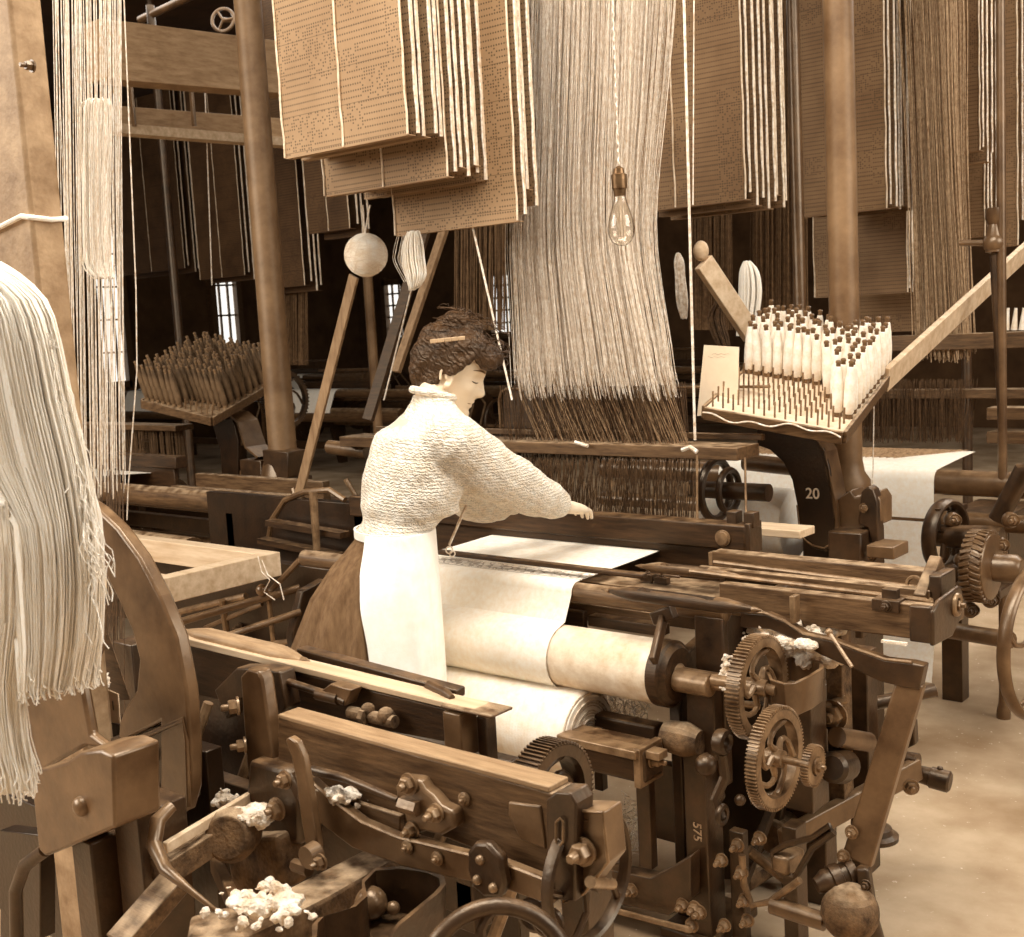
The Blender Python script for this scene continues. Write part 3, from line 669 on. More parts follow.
# --- harness cords (thousands of them)
HTOP = 3.35
def interp(tab, y):
    for (ya, xa), (yb, xb) in zip(tab, tab[1:]):
        if y <= yb: return xa+(xb-xa)*(y-ya)/(yb-ya)
    return tab[-1][1]
Lh = [(-70, 538), (0, 535), (130, 527), (250, 520), (385, 522), (450, 545)]
Rh = [(-70, 656), (0, 656), (100, 650), (180, 644), (225, 643), (260, 646), (300, 653), (340, 661), (385, 668), (450, 692)]
def harness(mb, Lt, Rt, y0, y1, Yf, depth, n, r, jit=2.0, ends=0, steps=7):
    for k in range(n):
        f = (k+.5)/n+random.gauss(0, .006); dy = random.uniform(-depth/2, depth/2); ph = random.gauss(0, jit); ph2 = random.gauss(0, jit)
        ye = y1+random.uniform(-ends, ends); pts = []
        for i in range(steps+1):
            s = i/steps; y = y0+(ye-y0)*s; a, b = interp(Lt, y), interp(Rt, y)
            q = P(a+(b-a)*f+ph*(1-s)+ph2*s*(1-s), y, Y=Yf); pts.append(q+V((0, dy*(1-.5*s), 0)))
        mb.tube(pts, r, 4, caps=False)
hs = thing('jacquard_harness', 'tall fan of pale harness cords hanging into the weaver loom beside the light bulb', 'harness', (-2.3, 3.3, 1.2))
mb = MB(); harness(mb, Lh, Rh, -70, 388, 3.3, .3, 1150, .001, 3, 12, 14)
o = mb.build('pale_cord', CORD, hs, sharp=0); o['kind'] = 'stuff'
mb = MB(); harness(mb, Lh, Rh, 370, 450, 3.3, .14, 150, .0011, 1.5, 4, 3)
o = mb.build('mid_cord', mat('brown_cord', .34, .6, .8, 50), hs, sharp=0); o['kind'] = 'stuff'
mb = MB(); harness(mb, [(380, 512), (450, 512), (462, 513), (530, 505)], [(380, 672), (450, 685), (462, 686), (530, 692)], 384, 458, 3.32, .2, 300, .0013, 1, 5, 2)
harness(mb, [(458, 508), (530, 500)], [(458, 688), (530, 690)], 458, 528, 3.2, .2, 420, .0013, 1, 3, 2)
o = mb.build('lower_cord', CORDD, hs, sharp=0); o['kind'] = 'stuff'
mb = MB()
for k in range(260):
    x = random.uniform(510, 690); y = random.uniform(476, 512); q = P(x, y, Y=3.12+random.uniform(0, .15)); mb.tube([q, q-EZ*random.uniform(.012, .03)], .0016, 4)
o = mb.build('mail_eye', STEEL, hs); o['kind'] = 'stuff'

# --- the numbered bracket and its bobbin tray
BR = thing('column_bracket', 'dark curved iron bracket numbered 20 holding up the white bobbin tray', 'bracket', (-1.75, 3.6, .8))
Yb = 3.62
outer = [(757, 423), (775, 424), (797, 428), (815, 437), (824, 450), (829, 468), (833, 495), (836, 520), (835, 545), (826, 552), (812, 548), (803, 540), (799, 525), (797, 505), (792, 480), (783, 462), (770, 450), (757, 445)]
web20 = MB().prism([P(x, y, Y=Yb) for x, y in outer], (0, .016, 0)).build('curved_web', IRONB, BR, bevel=.003)
rimp = [(797, 428), (816, 437), (825, 452), (831, 480), (836, 505), (838, 530), (836, 548)]
mb = MB(); R1 = [P(x, y, Y=Yb) for x, y in rimp]; 
for i in range(len(R1)-1):
    a, b = R1[i], R1[i+1]; d = V((0, .09, 0)); n_ = (b-a).cross(d).normalized()*.012
    mb.add([a, b, b+d, a+d, a-n_, b-n_, b+d-n_, a+d-n_], [(0, 1, 2, 3), (7, 6, 5, 4), (0, 4, 5, 1), (2, 6, 7, 3), (1, 5, 6, 2), (0, 3, 7, 4)])
mb.build('curved_flange', IRONG, BR)
MB().tube([P(x, y, Y=Yb-.004) for x, y in ((797, 505), (799, 525), (803, 538), (812, 545), (824, 548), (831, 544), (833, 535))], .003, 6).build('bright_rim', STEEL, BR)
# foot casting with collar for the column
pts = [P(x, y, Y=Yb+.02) for x, y in ((831, 505), (850, 490), (855, 498), (875, 492), (880, 500), (880, 525), (855, 530), (855, 560), (833, 560))]
MB().prism(pts, (0, .1, 0)).build('column_socket', IRONG, BR, bevel=.004)
pts = [P(x, y, Y=Yb-.0) for x, y in ((861, 492), (868, 486), (873, 490), (877, 503), (878, 545), (872, 545), (868, 528), (858, 524))]
MB().prism(pts, (0, .05, 0)).build('socket_cheek', IRON, BR, bevel=.004)
mb = MB(); mb.bolt(P(864, 508, Y=Yb-.0), V((.5, -.8, 0)), .012); mb.bolt(P(872, 557, Y=Yb-.02), -EY, .011); mb.bolt(P(880, 550, Y=Yb-.02), EZ, .011); mb.build('bolt', STEEL, BR)
MB().box((P(833, 540, Y=3.6).x, 3.56, .55), (P(866, 545, Y=3.6).x, 3.75, P(850, 530, Y=3.6).z)).build('socket_base', IRON, BR, bevel=.006)
MB().box(P(866, 545, Y=3.55), P(894, 560, Y=3.55)+V((0, .12, 0))).build('frame_top', IRONG, BR, bevel=.004)
MB().lathe((CM.x, CM.y, .84), EZ, [(0, RM*1.9), (.05, RM*1.9), (.08, RM*1.5), (.13, RM*1.15), (.2, RM*1.02)], 28).build('column_collar', IRONG, BR)
MB().box((CM.x-.08, CM.y-.2, 0), (CM.x+.08, CM.y+.1, .84)).build('pedestal', IRON, BR, bevel=.01)
def text_mesh(s, size, ext, mtx, m, name, parent):
    cu = bpy.data.curves.new('t', 'FONT'); cu.body = s; cu.size = size; cu.extrude = ext; cu.align_x = 'CENTER'; cu.align_y = 'CENTER'; cu.offset = size*.012
    o = bpy.data.objects.new('t', cu); COL.objects.link(o); dg = bpy.context.evaluated_depsgraph_get()
    me = bpy.data.meshes.new_from_object(o.evaluated_get(dg)); bpy.data.objects.remove(o); me.transform(mtx); me.materials.clear(); me.materials.append(m)
    n = bpy.data.objects.new(name, me); COL.objects.link(n)
    if parent: n.parent = parent; n.matrix_parent_inverse = Matrix.Translation(-parent_world(parent))
    return n
CHALK = mat('chalk', .8, .92, .9, 60)
c = P(812.5, 494, Y=Yb-.003)
text_mesh('20', .05, .0006, Matrix.Translation(c) @ Matrix.Rotation(radians(90), 4, 'X'), CHALK, 'painted_number', web20)
# chalk strokes on upright
text_mesh('575', .034, .0004, Matrix.Translation(P(697, 832, Y=2.4985)) @ Matrix.Rotation(radians(90), 4, 'X') @ Matrix.Rotation(radians(-90), 4, 'Z'), mat('faint_chalk', .42, .7, .9, 90), 'chalk_mark', LM)
# ================================================================ bobbin trays
def bobbin_mesh(L, r, m_yarn, m_tip, name='bobbin'):
    y = MB().lathe((0, 0, 0), EZ, [(.012, r*.7), (.02, r*.95), (.05, r), (L*.45, r*1.0), (L*.7, r*.82), (L*.88, r*.55), (L*.9, r*.3)], 12)
    t = MB().lathe((0, 0, 0), EZ, [(L*.87, r*.42), (L*.95, r*.42), (L*.955, r*.52), (L*.985, r*.5), (L, r*.3)], 10)
    return y, t
ORD = ['first', 'second', 'third', 'fourth', 'fifth', 'sixth', 'seventh', 'eighth', 'ninth', 'tenth', 'eleventh', 'twelfth', 'thirteenth', 'fourteenth']
def bobbin_tray(A, B, C, dep, nu, nv, filled, L, r, tilt, labels, m_yarn, m_tip, m_board, group, pegs=True, jitter=.04, lean=(0, 0, 0)):
    A, B, C = V(A), V(B), V(C); u = (A-B); v = (C-B); n = v.cross(u).normalized()
    if n.z < 0: n = -n
    t = thing('bobbin_tray', labels[0], 'tray', B)
    D = A+v
    MB().prism([A, B, C, D], n*-.008).build('tray_board', m_board, t)
    for nm, p, q in (('front_board', A, B), ('side_board', B, C), ('back_board', C, D), ('side_board', D, A)):
        cc = (A+C)/2; dr = ((p+q)/2-cc).normalized()
        MB().prism([p+n*.006, q+n*.006, q-n*dep, p-n*dep], dr*.012).build(nm, WOODM, t, bevel=.002)
    up = (n*(1-tilt)+EZ*tilt).normalized(); first = None; pg = MB()
    for j in range(nv):
        for i in range(nu):
            q = B+u*((i+.5)/nu)+v*((j+.5)/nv)
            if filled(i, j):
                d = (up+V(lean)+V((random.gauss(0, jitter), random.gauss(0, jitter), 0))).normalized()
                rot = d.to_track_quat('Z', 'Y').to_euler()
                if first is None:
                    y, tp = bobbin_mesh(L, r, m_yarn, m_tip)
                    b = y.build('bobbin', m_yarn); k = tp.build('spool_tip', m_tip, None, 0); k.parent = b
                    k2 = MB().lathe((0, 0, 0), EZ, [(0, r*.8), (.013, r*.8), (.016, r*.4)], 10).build('spool_base', m_tip); k2.parent = b
                    first = (b, k, k2); tag(b, labels[1] % (ORD[j], ORD[i]), 'bobbin', group); b.location = q; b.rotation_euler = rot
                else:
                    b = first[0].copy(); COL.objects.link(b); k = first[1].copy(); COL.objects.link(k); k.parent = b; k = first[2].copy(); COL.objects.link(k); k.parent = b
                    b['label'] = labels[1] % (ORD[j], ORD[i])
                    b.location = q; b.rotation_euler = rot; b.scale = (1, 1, random.uniform(.94, 1.05))
            if pegs and not filled(i, j) : 
                p = MB().tube([q, q+up*.05], .0034, 6).build('peg', STEEL, t) if (i+j*nu) < 110 else None
    return t, n, u, v
YB = mat('bobbin_yarn', .84, .97, .75, 30, .2); wavebump(YB, 90, 'Z', .001, .3)
TIPD = mat('spool_wood', .22, .4, .45, 20)
TB = mat('tray_lining', .72, .88, .8, 8)
tA, tB, tC = V((-1.961, 3.303, 1.313)), V((-1.537, 3.383, 1.233)), V((-1.629, 3.995, 1.389))
NU, NV = 13, 13
tr, tn, tu, tv = bobbin_tray(tA, tB, tC, .035, NU, NV, lambda i, j: (j >= 7 or i < 1.1 and j >= 2 or (i < 2 and j >= 3)or (i < 3 and j >= 4) or (i<4 and j>=5)) , .18, .0172, .55,
    ('shallow wooden tray of steel pegs with white bobbins on the bracket numbered 20', 'white bobbin in tray above number 20, %s row from front, %s from right'), YB, TIPD, TB, 'white bobbins in the tray on the numbered bracket')
# string along the tray's front lip
MB().tube([tA+(tB-tA)*f+V((0, -.016, -.012+.006*sin(f*22)-.01*sin(f*pi*2))) for f in [k/30 for k in range(31)]], .0028, 6).build('lip_string', CORD, tr)
# the long rail under the tray that runs up to the right, and its twin up-left
d = (tC-tB).normalized(); a = tB+tn*-.012+V((.012, 0, 0)); q = P(1030, 247, X=-1.60)
o = MB().beam(tC+tn*-.01-d*.1, q, .022, .085, tn).build('tray_rail', WOODL, bevel=.003)
tag(o, 'long pale wooden rail slanting up to the right from the white bobbin tray', 'rail')
bt = thing('batten', 'short pale wooden batten with a turned knob sticking up behind the white bobbins', 'batten', P(750, 330, Y=3.95))
MB().beam(P(752, 335, Y=3.95), P(703, 262, Y=3.75), .03, .075, (0, 0, 1)).build('board', WOODL, bt, bevel=.003)
MB().ball(P(701, 251, Y=3.75), .028, 16, 10, (1, 1, 1.3)).build('knob', WOODL, bt)
# left tray with darker bobbins
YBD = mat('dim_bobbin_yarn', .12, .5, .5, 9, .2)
lA, lB, lC = V((-5.275, 3.537, 1.294)), V((-4.991, 3.639, 1.221)), V((-5.171, 4.237, 1.38))
lA = lB+(lA-lB)*1.35
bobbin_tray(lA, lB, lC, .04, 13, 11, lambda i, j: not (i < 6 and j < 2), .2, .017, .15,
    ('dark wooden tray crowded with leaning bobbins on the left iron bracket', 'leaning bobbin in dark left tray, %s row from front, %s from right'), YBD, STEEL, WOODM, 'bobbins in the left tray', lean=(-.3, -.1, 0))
# its bracket
LB = thing('column_bracket', 'dark curved iron bracket under the left bobbin tray', 'bracket', (-4.95, 3.8, .8))
Yb2 = 3.85
outer = [(212, 425), (222, 421), (236, 420), (243, 445), (242, 470), (240, 500), (232, 515), (224, 490), (219, 455)]
MB().prism([P(x, y, Y=Yb2) for x, y in [(212, 423), (232, 418), (238, 440), (238, 470), (240, 505), (234, 512), (222, 480), (220, 450)]], (0, .02, 0)).build('curved_web', IRONB, LB, bevel=.003)
mb = MB(); R1 = [P(x, y, Y=Yb2) for x, y in ((228, 413), (238, 422), (242, 435), (246, 447), (258, 457), (250, 462), (241, 470), (241, 520))]
for i in range(len(R1)-1):
    a, b = R1[i], R1[i+1]; dd = V((0, .13, 0)); n_ = V((.012, 0, .006))
    mb.add([a, b, b+dd, a+dd, a-n_, b-n_, b+dd-n_, a+dd-n_], [(0, 1, 2, 3), (7, 6, 5, 4), (0, 4, 5, 1), (2, 6, 7, 3), (1, 5, 6, 2), (0, 3, 7, 4)])
mb.build('curved_flange', IRONG, LB)
MB().prism([P(x, y, Y=3.8) for x, y in ((262, 450), (288, 452), (288, 478), (265, 480))], (0, .12, 0)).build('column_socket', IRON, LB, bevel=.005)
MB().box((CL.x-.1, CL.y-.15, 0), (CL.x+.1, CL.y+.1, .9)).build('pedestal', IRON, LB, bevel=.01)
MB().box((P(241, 480, Y=3.85).x, 3.85, .5), (P(262, 480, Y=3.85).x, 3.95, P(250, 460, Y=3.85).z)).build('socket_base', IRON, LB, bevel=.005)
MB().lathe((CL.x, CL.y, .9), EZ, [(0, RL*1.7), (.06, RL*1.5), (.14, RL*1.05)], 24).build('column_collar', IRONG, LB)
# paper card hung left of tray
pp = [P(x, y, Y=3.42) for x, y in ((704, 345), (739, 347), (738, 392), (735, 412), (697, 416))]
o = MB().prism(pp, (0, .0015, 0)).build('note_sheet', PAPER); tag(o, 'blank looking cream paper sheet hung at the left end of the white bobbin tray', 'paper sheet')
mb = MB()
for x0, x1, y in ((712, 730, 354), (708, 726, 357)): 
    mb.tube([P(x, y+.6*sin(x), Y=3.4185) for x in range(x0, x1)], .0003, 4)
mb.build('faint_writing', WOODM, o)

# ================================================================ chains of punched cards
def card_mat(name, lo, hi):
    m = mat(name, lo, hi, .65, 3, .05); nt = m.node_tree; N = nt.nodes; L = nt.links; b = N['Principled BSDF']; col = b.inputs['Base Color'].links[0].from_socket
    uv = N.new('ShaderNodeUVMap'); sx = N.new('ShaderNodeSeparateXYZ'); L.new(uv.outputs[0], sx.inputs[0])
    def mth(op, *a):
        n = N.new('ShaderNodeMath'); n.operation = op
        for i, q in enumerate(a):
            if isinstance(q, (int, float)): n.inputs[i].default_value = q
            else: L.new(q, n.inputs[i])
        return n.outputs[0]
    px, py = .0105, .0095
    cu, cv = mth('DIVIDE', sx.outputs[0], px), mth('DIVIDE', sx.outputs[1], py)
    fu, fv = mth('SUBTRACT', mth('FRACT', cu), .5), mth('SUBTRACT', mth('FRACT', cv), .5)
    dist = mth('ADD', mth('MULTIPLY', fu, fu), mth('MULTIPLY', fv, fv)); hole = mth('LESS_THAN', dist, .1)
    cell = N.new('ShaderNodeCombineXYZ'); L.new(mth('FLOOR', cu), cell.inputs[0]); L.new(mth('FLOOR', cv), cell.inputs[1])
    wn_ = N.new('ShaderNodeTexWhiteNoise'); wn_.noise_dimensions = '2D'; L.new(cell.outputs[0], wn_.inputs['Vector'])
    # card rows: every card has two full rows, then bands punched to the pattern
    blk = N.new('ShaderNodeCombineXYZ'); L.new(mth('FLOOR', mth('DIVIDE', cu, 11)), blk.inputs[0]); L.new(mth('FLOOR', mth('DIVIDE', cv, 9)), blk.inputs[1])
    wb = N.new('ShaderNodeTexWhiteNoise'); wb.noise_dimensions = '2D'; L.new(blk.outputs[0], wb.inputs['Vector'])
    row = mth('LESS_THAN', mth('FRACT', mth('DIVIDE', cv, 2)), .5)
    dense = mth('GREATER_THAN', wb.outputs[0], .62)
    rnd = mth('LESS_THAN', wn_.outputs[0], .55)
    on = mth('ADD', mth('MULTIPLY', dense, rnd), mth('MULTIPLY', mth('SUBTRACT', 1, dense), row))
    h = mth('MULTIPLY', hole, on)
    ln = mth('LESS_THAN', mth('ABSOLUTE', mth('SUBTRACT', mth('FRACT', mth('DIVIDE', sx.outputs[1], .1125)), .5)), .012)
    f = mth('MAXIMUM', mth('MULTIPLY', h, .72), mth('MULTIPLY', ln, .5))
    mx = N.new('ShaderNodeMix'); mx.data_type = 'RGBA'; mx.inputs[7].default_value = sep(.14); L.new(f, mx.inputs[0]); L.new(col, mx.inputs[6]); L.new(mx.outputs[2], b.inputs['Base Color']); return m
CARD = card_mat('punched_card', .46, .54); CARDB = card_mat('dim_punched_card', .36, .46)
EDGE = mat('card_edge', .66, .88, .7, 30, .1)
def panel(mb, x0, x1, y, z0, z1, th=.004, yt=None, xs=0):
    yt = y if yt is None else yt
    vs = [(x0, y, z0), (x1, y, z0), (x1+xs, yt, z1), (x0+xs, yt, z1), (x0, y+th, z0), (x1, y+th, z0), (x1+xs, yt+th, z1), (x0+xs, yt+th, z1)]
    q = random.random()*5
    U = [(x0+q, z0), (x1+q, z0), (x1+q, z1), (x0+q, z1)]*2; fs = [(0, 1, 2, 3), (7, 6, 5, 4), (0, 4, 5, 1), (1, 5, 6, 2), (2, 6, 7, 3), (3, 7, 4, 0)]
    return mb.add(vs, fs, [[U[k] for k in f] if i < 2 else [(.006, .006)]*4 for i, f in enumerate(fs)])
def card_bank(label, x0, x1, Y, zb, n, dy, drops, group=None, m=None, ztop=3.7, zslope=0, cords=(0, .5, 1)):
    t = thing('punched_card_chain', label, 'card chain', (x0, Y, zb), group); m = m or CARD
    prevz = None
    for k in range(n):
        y = Y+k*dy+(random.uniform(-.25, .25)*dy if k else 0); z = zb+drops[k % len(drops)]+zslope*k; j = 0 if k == 0 else random.uniform(-.012, .012)
        f = (0 if k == 0 else .03 if drops[k % len(drops)] < 0 else 0)
        panel(MB(), x0+j+f, x1+j, y, z, ztop, .003, y+(0 if k == 0 else random.uniform(-.2, .2)*dy)).build('card_panel', m, t)
        if k % 2 == 0 and k+1 < n:     # fold closing two hanging leaves at the bottom
            MB().box((x0+j+f, y, z-.003), (x1+j, y+dy*.9, z)).build('card_fold', m, t)
        cs = cords if k == 0 else (1,)
        for c in cs:
            mb = MB(); xx = x0+(x1-x0)*c+j; pts = []
            for i in range(26):
                zz = z+(ztop-z)*i/25; pts.append(V((xx+.002*sin(i*2.1), y-.0035+.0012*sin(i*1.7), zz)))
            mb.tube(pts, .0036, 5); mb.build('lacing_cord', CORD if k else EDGE, t)
        mb = MB()
        if k:      # pale edge bindings seen from the side
            mb.box((x1+j-.001, y-.003, z), (x1+j+.003, y+.006, ztop)); mb.build('card_edge', EDGE, t)
    return t
Yc = 2.62
x0 = P(285, 150, Y=Yc).x; x1 = P(408, 130, Y=Yc).x; zb = P(408, 134, Y=Yc).z
card_bank('largest chain of punched cards hanging in folds above the weaver', x0, x1, Yc, zb, 5, .035, [0, .004, .0, .01, .005])
x0b = P(313, 180, Y=Yc+.12).x; x1b = P(437, 175, Y=Yc+.12).x
t2 = card_bank('second punched card chain showing its lower fold behind the largest chain', x0b, x1b, Yc+.17, P(437, 178, Y=Yc+.17).z, 10, .03, [0, .015, .03, .005, .04, .02])
x0c = P(395, 220, Y=2.98).x; x1c = P(518, 220, Y=2.98).x
card_bank('narrow dark ended punched card chain nearest the pale harness cords', x0c, x1c, 2.98, P(519, 221, Y=3.0).z, 4, .03, [0, .02, .1, .05], cords=(0, 1))
x1d = P(543, 170, Y=3.25).x
card_bank('rearmost leaf of punched cards touching the pale harness cords', x1d-.5, x1d, 3.2, P(543, 172, Y=3.2).z, 2, .03, [0, .12], cords=(1,))
# banks of the looms behind
def bank_px(label, xa, xb, yb, Y, n, dy, drops, m=CARDB, cords=(0, .5, 1)):
    return card_bank(label, P(xa, yb, Y=Y).x, P(xb, yb, Y=Y).x, Y, P(xb, yb, Y=Y).z, n, dy, drops, m=m, cords=cords, ztop=4.3)
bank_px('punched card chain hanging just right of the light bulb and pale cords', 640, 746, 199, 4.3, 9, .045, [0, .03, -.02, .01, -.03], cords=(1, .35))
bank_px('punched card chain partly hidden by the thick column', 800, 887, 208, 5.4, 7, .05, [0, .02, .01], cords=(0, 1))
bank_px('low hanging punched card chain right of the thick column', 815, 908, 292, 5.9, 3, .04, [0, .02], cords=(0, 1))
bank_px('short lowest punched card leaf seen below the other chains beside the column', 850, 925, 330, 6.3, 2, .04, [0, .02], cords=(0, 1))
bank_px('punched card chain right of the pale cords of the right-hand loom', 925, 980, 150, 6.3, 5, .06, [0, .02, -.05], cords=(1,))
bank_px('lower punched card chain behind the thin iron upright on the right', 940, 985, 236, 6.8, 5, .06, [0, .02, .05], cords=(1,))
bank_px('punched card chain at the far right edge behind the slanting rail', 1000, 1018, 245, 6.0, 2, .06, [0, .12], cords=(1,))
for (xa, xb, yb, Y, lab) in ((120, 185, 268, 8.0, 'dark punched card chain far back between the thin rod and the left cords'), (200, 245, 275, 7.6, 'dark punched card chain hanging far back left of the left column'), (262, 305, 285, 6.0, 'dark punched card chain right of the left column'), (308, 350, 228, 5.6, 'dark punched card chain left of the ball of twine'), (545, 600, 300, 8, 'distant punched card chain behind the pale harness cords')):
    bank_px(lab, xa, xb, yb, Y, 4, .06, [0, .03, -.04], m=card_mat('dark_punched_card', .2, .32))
# cord curtain of the looms behind, right
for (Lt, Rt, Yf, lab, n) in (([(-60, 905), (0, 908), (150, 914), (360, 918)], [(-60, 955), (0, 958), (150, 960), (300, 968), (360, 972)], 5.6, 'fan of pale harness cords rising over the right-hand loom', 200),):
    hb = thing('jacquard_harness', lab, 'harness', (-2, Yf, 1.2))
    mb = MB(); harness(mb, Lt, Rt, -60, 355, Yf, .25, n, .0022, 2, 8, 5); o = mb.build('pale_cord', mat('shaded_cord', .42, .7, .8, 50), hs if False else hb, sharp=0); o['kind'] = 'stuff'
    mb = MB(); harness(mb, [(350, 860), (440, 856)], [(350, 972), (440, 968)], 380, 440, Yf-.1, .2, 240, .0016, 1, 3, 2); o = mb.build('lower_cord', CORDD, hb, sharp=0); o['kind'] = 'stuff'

# ================================================================ hanging things
# light bulb
def lightbulb():
    c = P(622, 246, Y=2.55); top = P(619, 166, Y=2.55); k = (top-c).length/.8*.8
    t = thing('light_bulb', 'clear glass bulb in a brass socket hanging before the pale harness cords', 'light bulb', (c.x, c.y, c.z))
    L_ = top.z-c.z; zz = c.z
    g = bpy.data.materials.new('clear_glass'); g.use_nodes = True; b = g.node_tree.nodes['Principled BSDF']; b.inputs['Base Color'].default_value = (1, .97, .92, 1); b.inputs['Transmission Weight'].default_value = 1; b.inputs['Roughness'].default_value = .02; b.inputs['IOR'].default_value = 1.45
    s = L_/.19
    prof = [(0, .002), (.002, .012), (.01, .024), (.025, .031), (.04, .033), (.06, .0305), (.08, .0245), (.1, .018), (.115, .0145), (.125, .0135)]
    MB().lathe((c.x, c.y, zz), EZ, [(h*s, r*s) for h, r in prof]+[((h+.001)*s, max(r-.0011, .0008)*s) for h, r in prof[::-1]], 32, caps=False).build('glass', g, t, sharp=0)
    MB().lathe((c.x, c.y, zz), EZ, [(.118*s, .0145*s), (.135*s, .016*s), (.137*s, .0185*s), (.17*s, .019*s), (.172*s, .014*s), (.184*s, .0125*s), (.19*s, .004*s)], 28).build('socket', mat('brass', .25, .45, .3, 20, .1, metal=.6), t)
    MB().tube([V((c.x, c.y, zz+.11*s)), V((c.x-.008*s, c.y, zz+.09*s)), V((c.x-.01*s, c.y, zz+.05*s)), V((c.x, c.y, zz+.035*s)), V((c.x+.01*s, c.y, zz+.05*s)), V((c.x+.006*s, c.y, zz+.1*s))], .0012*s, 6).build('filament', LINT, t)
    pts = []; a = P(619, 166, Y=2.55); e = P(612, -20, Y=2.55)
    for i in range(90):
        f = i/89; q = a.lerp(e, f); pts.append(q+V((.0018*sin(i*1.4), .0018*cos(i*1.4), 0)))
    MB().tube(pts, .0022, 6).build('cord', CORD, t)
lightbulb()
# ball of twine on its lath
c = P(366, 255, Y=2.95); r = 21.5/FPX*(c-CP).dot(CF)
t = thing('twine_ball', 'cream ball of twine hanging over the tall leaning lath left of the weaver', 'ball of twine', c)
MB().ball(c, r, 32, 20).build('wound_ball', wavebump(mat('twine', .86, .97, .8, 14, .3), 60, 'Z', .002, .6, 4), t, sharp=0)
mb = MB()
for k in range(90):
    ax = V((random.gauss(0, 1), random.gauss(0, 1), random.gauss(0, 1.6))).normalized(); u, v, w = frame_from(ax)
    a0 = random.uniform(0, 360); mb.tube(arc(c, u, v, r*1.004, a0, a0+150, 16), .0011, 4)
o = mb.build('twine_strand', mat('twine_strand', .8, .97, .8, 14), t); o['kind'] = 'stuff'
for x in (363, 370): MB().tube([c+EZ*r*.9, P(x, 205, Y=2.95)], .003, 5).build('hanging_cord', CORD, t)
# lath leaning
o = MB().beam(P(354, 276, Y=3.05), P(291, 526, Y=3.05), .045, .012, (0, 1, 0)).build('lath', WOODV, bevel=.002); tag(o, 'tall narrow wooden lath leaning below the ball of twine', 'lath')
o = MB().beam(P(449, 215, Y=3.7), P(396, 372, Y=3.4), .04, .02, (0, 1, 0)).build('lath', WOODV, bevel=.002); tag(o, 'leaning wooden lath just behind the weaver head', 'lath')
o = MB().beam(P(425, 230, Y=4.0), P(368, 420, Y=3.7), .06, .02, (0, 1, 0)).build('lath', WOODD, bevel=.002); tag(o, 'dark leaning plank left of the lath behind the weaver head', 'lath')
o = MB().tube([P(418, 262, Y=3.2), P(384, 400, Y=3.2)], .003, 6).build('cord', CORD); tag(o, 'straight pale cord slanting down from the white yarn hank', 'cord')
o = MB().tube([P(470, 215, Y=3.0), P(512, 400, Y=3.0)], .0035, 6).build('cord', CORD); tag(o, 'straight pale cord slanting down beside the left edge of the pale harness cords', 'cord')
o = MB().tube([P(205, 90, Y=5.2), P(212, 285, Y=5.2)], .004, 6).build('lamp_cord', CORD); tag(o, 'thin vertical lamp cord hanging left of the left column', 'cord')
# hank of white yarn
def smooth_pts(pts, sub=3):
    out = []; m = len(pts)
    for i in range(m-1):
        a, b = pts[i], pts[i+1]; pa = pts[i-1] if i else a*2-b; pb = pts[i+2] if i+2 < m else b*2-a
        for k in range(sub):
            t = k/sub; out.append(.5*((2*a)+(b-pa)*t+(2*pa-5*a+4*b-pb)*t*t+(-pa+3*a-3*b+pb)*t**3))
    out.append(pts[-1]); return out, None
def hank(name, pts_l, label, cat, Y, r, n, m=YARN, spread=None):
    mb = MB()
    for k in range(n):
        f = random.random(); a = random.uniform(0, 2*pi); q = []
        for (x, y, w) in pts_l:
            c = P(x, y, Y=Y); s = w/FPX*(c-CP).dot(CF)
            q.append(c+V((cos(a)*s*f**.5, sin(a)*s*.8*f**.5, random.gauss(0, .002))))
        q, _ = smooth_pts(q); mb.tube(q, r, 4, caps=False)
    return tag(mb.build(name, m, sharp=0), label, cat)
hank('yarn_hank', [(414, 232, 7), (413, 245, 12), (414, 262, 13), (416, 275, 12), (415, 285, 7), (412, 289, 3)], 'small bright white hank of yarn hanging left above the weaver hair', 'hank', 2.9, .0022, 160)
hank('yarn_hank', [(402, 236, 7), (399, 250, 7), (398, 262, 6), (408, 282, 5)], 'loose thin loops of string beside the small bright white hank', 'hank', 2.92, .0012, 9, CORD)
hank('tow_tuft', [(678, 254, 2), (679, 262, 5), (680, 275, 5), (682, 300, 6), (684, 318, 3)], 'narrow pale tuft of tow hanging right of the harness by the thin cords', 'tuft of tow', 3.9, .002, 70, CORD)
hank('tow_tuft', [(747, 262, 4), (749, 272, 10), (750, 292, 12), (748, 315, 11), (745, 335, 9)], 'rounded pale bundle of tow hanging behind the white bobbin tray', 'tuft of tow', 4.3, .003, 140, FLAX)
hank('tow_tuft', [(722, 300, 6), (716, 318, 10), (722, 340, 9), (727, 352, 4)], 'dark frayed tuft of tow above the cream paper sheet', 'tuft of tow', 4.1, .0016, 60, CORDD)
hank('tow_tuft', [(98, 100, 12), (96, 108, 19), (95, 150, 18), (94, 200, 18), (96, 260, 18), (104, 278, 12)], 'long pale hank of yarn hanging among the cords at upper left', 'hank', 1.75, .0012, 170, FLAX)
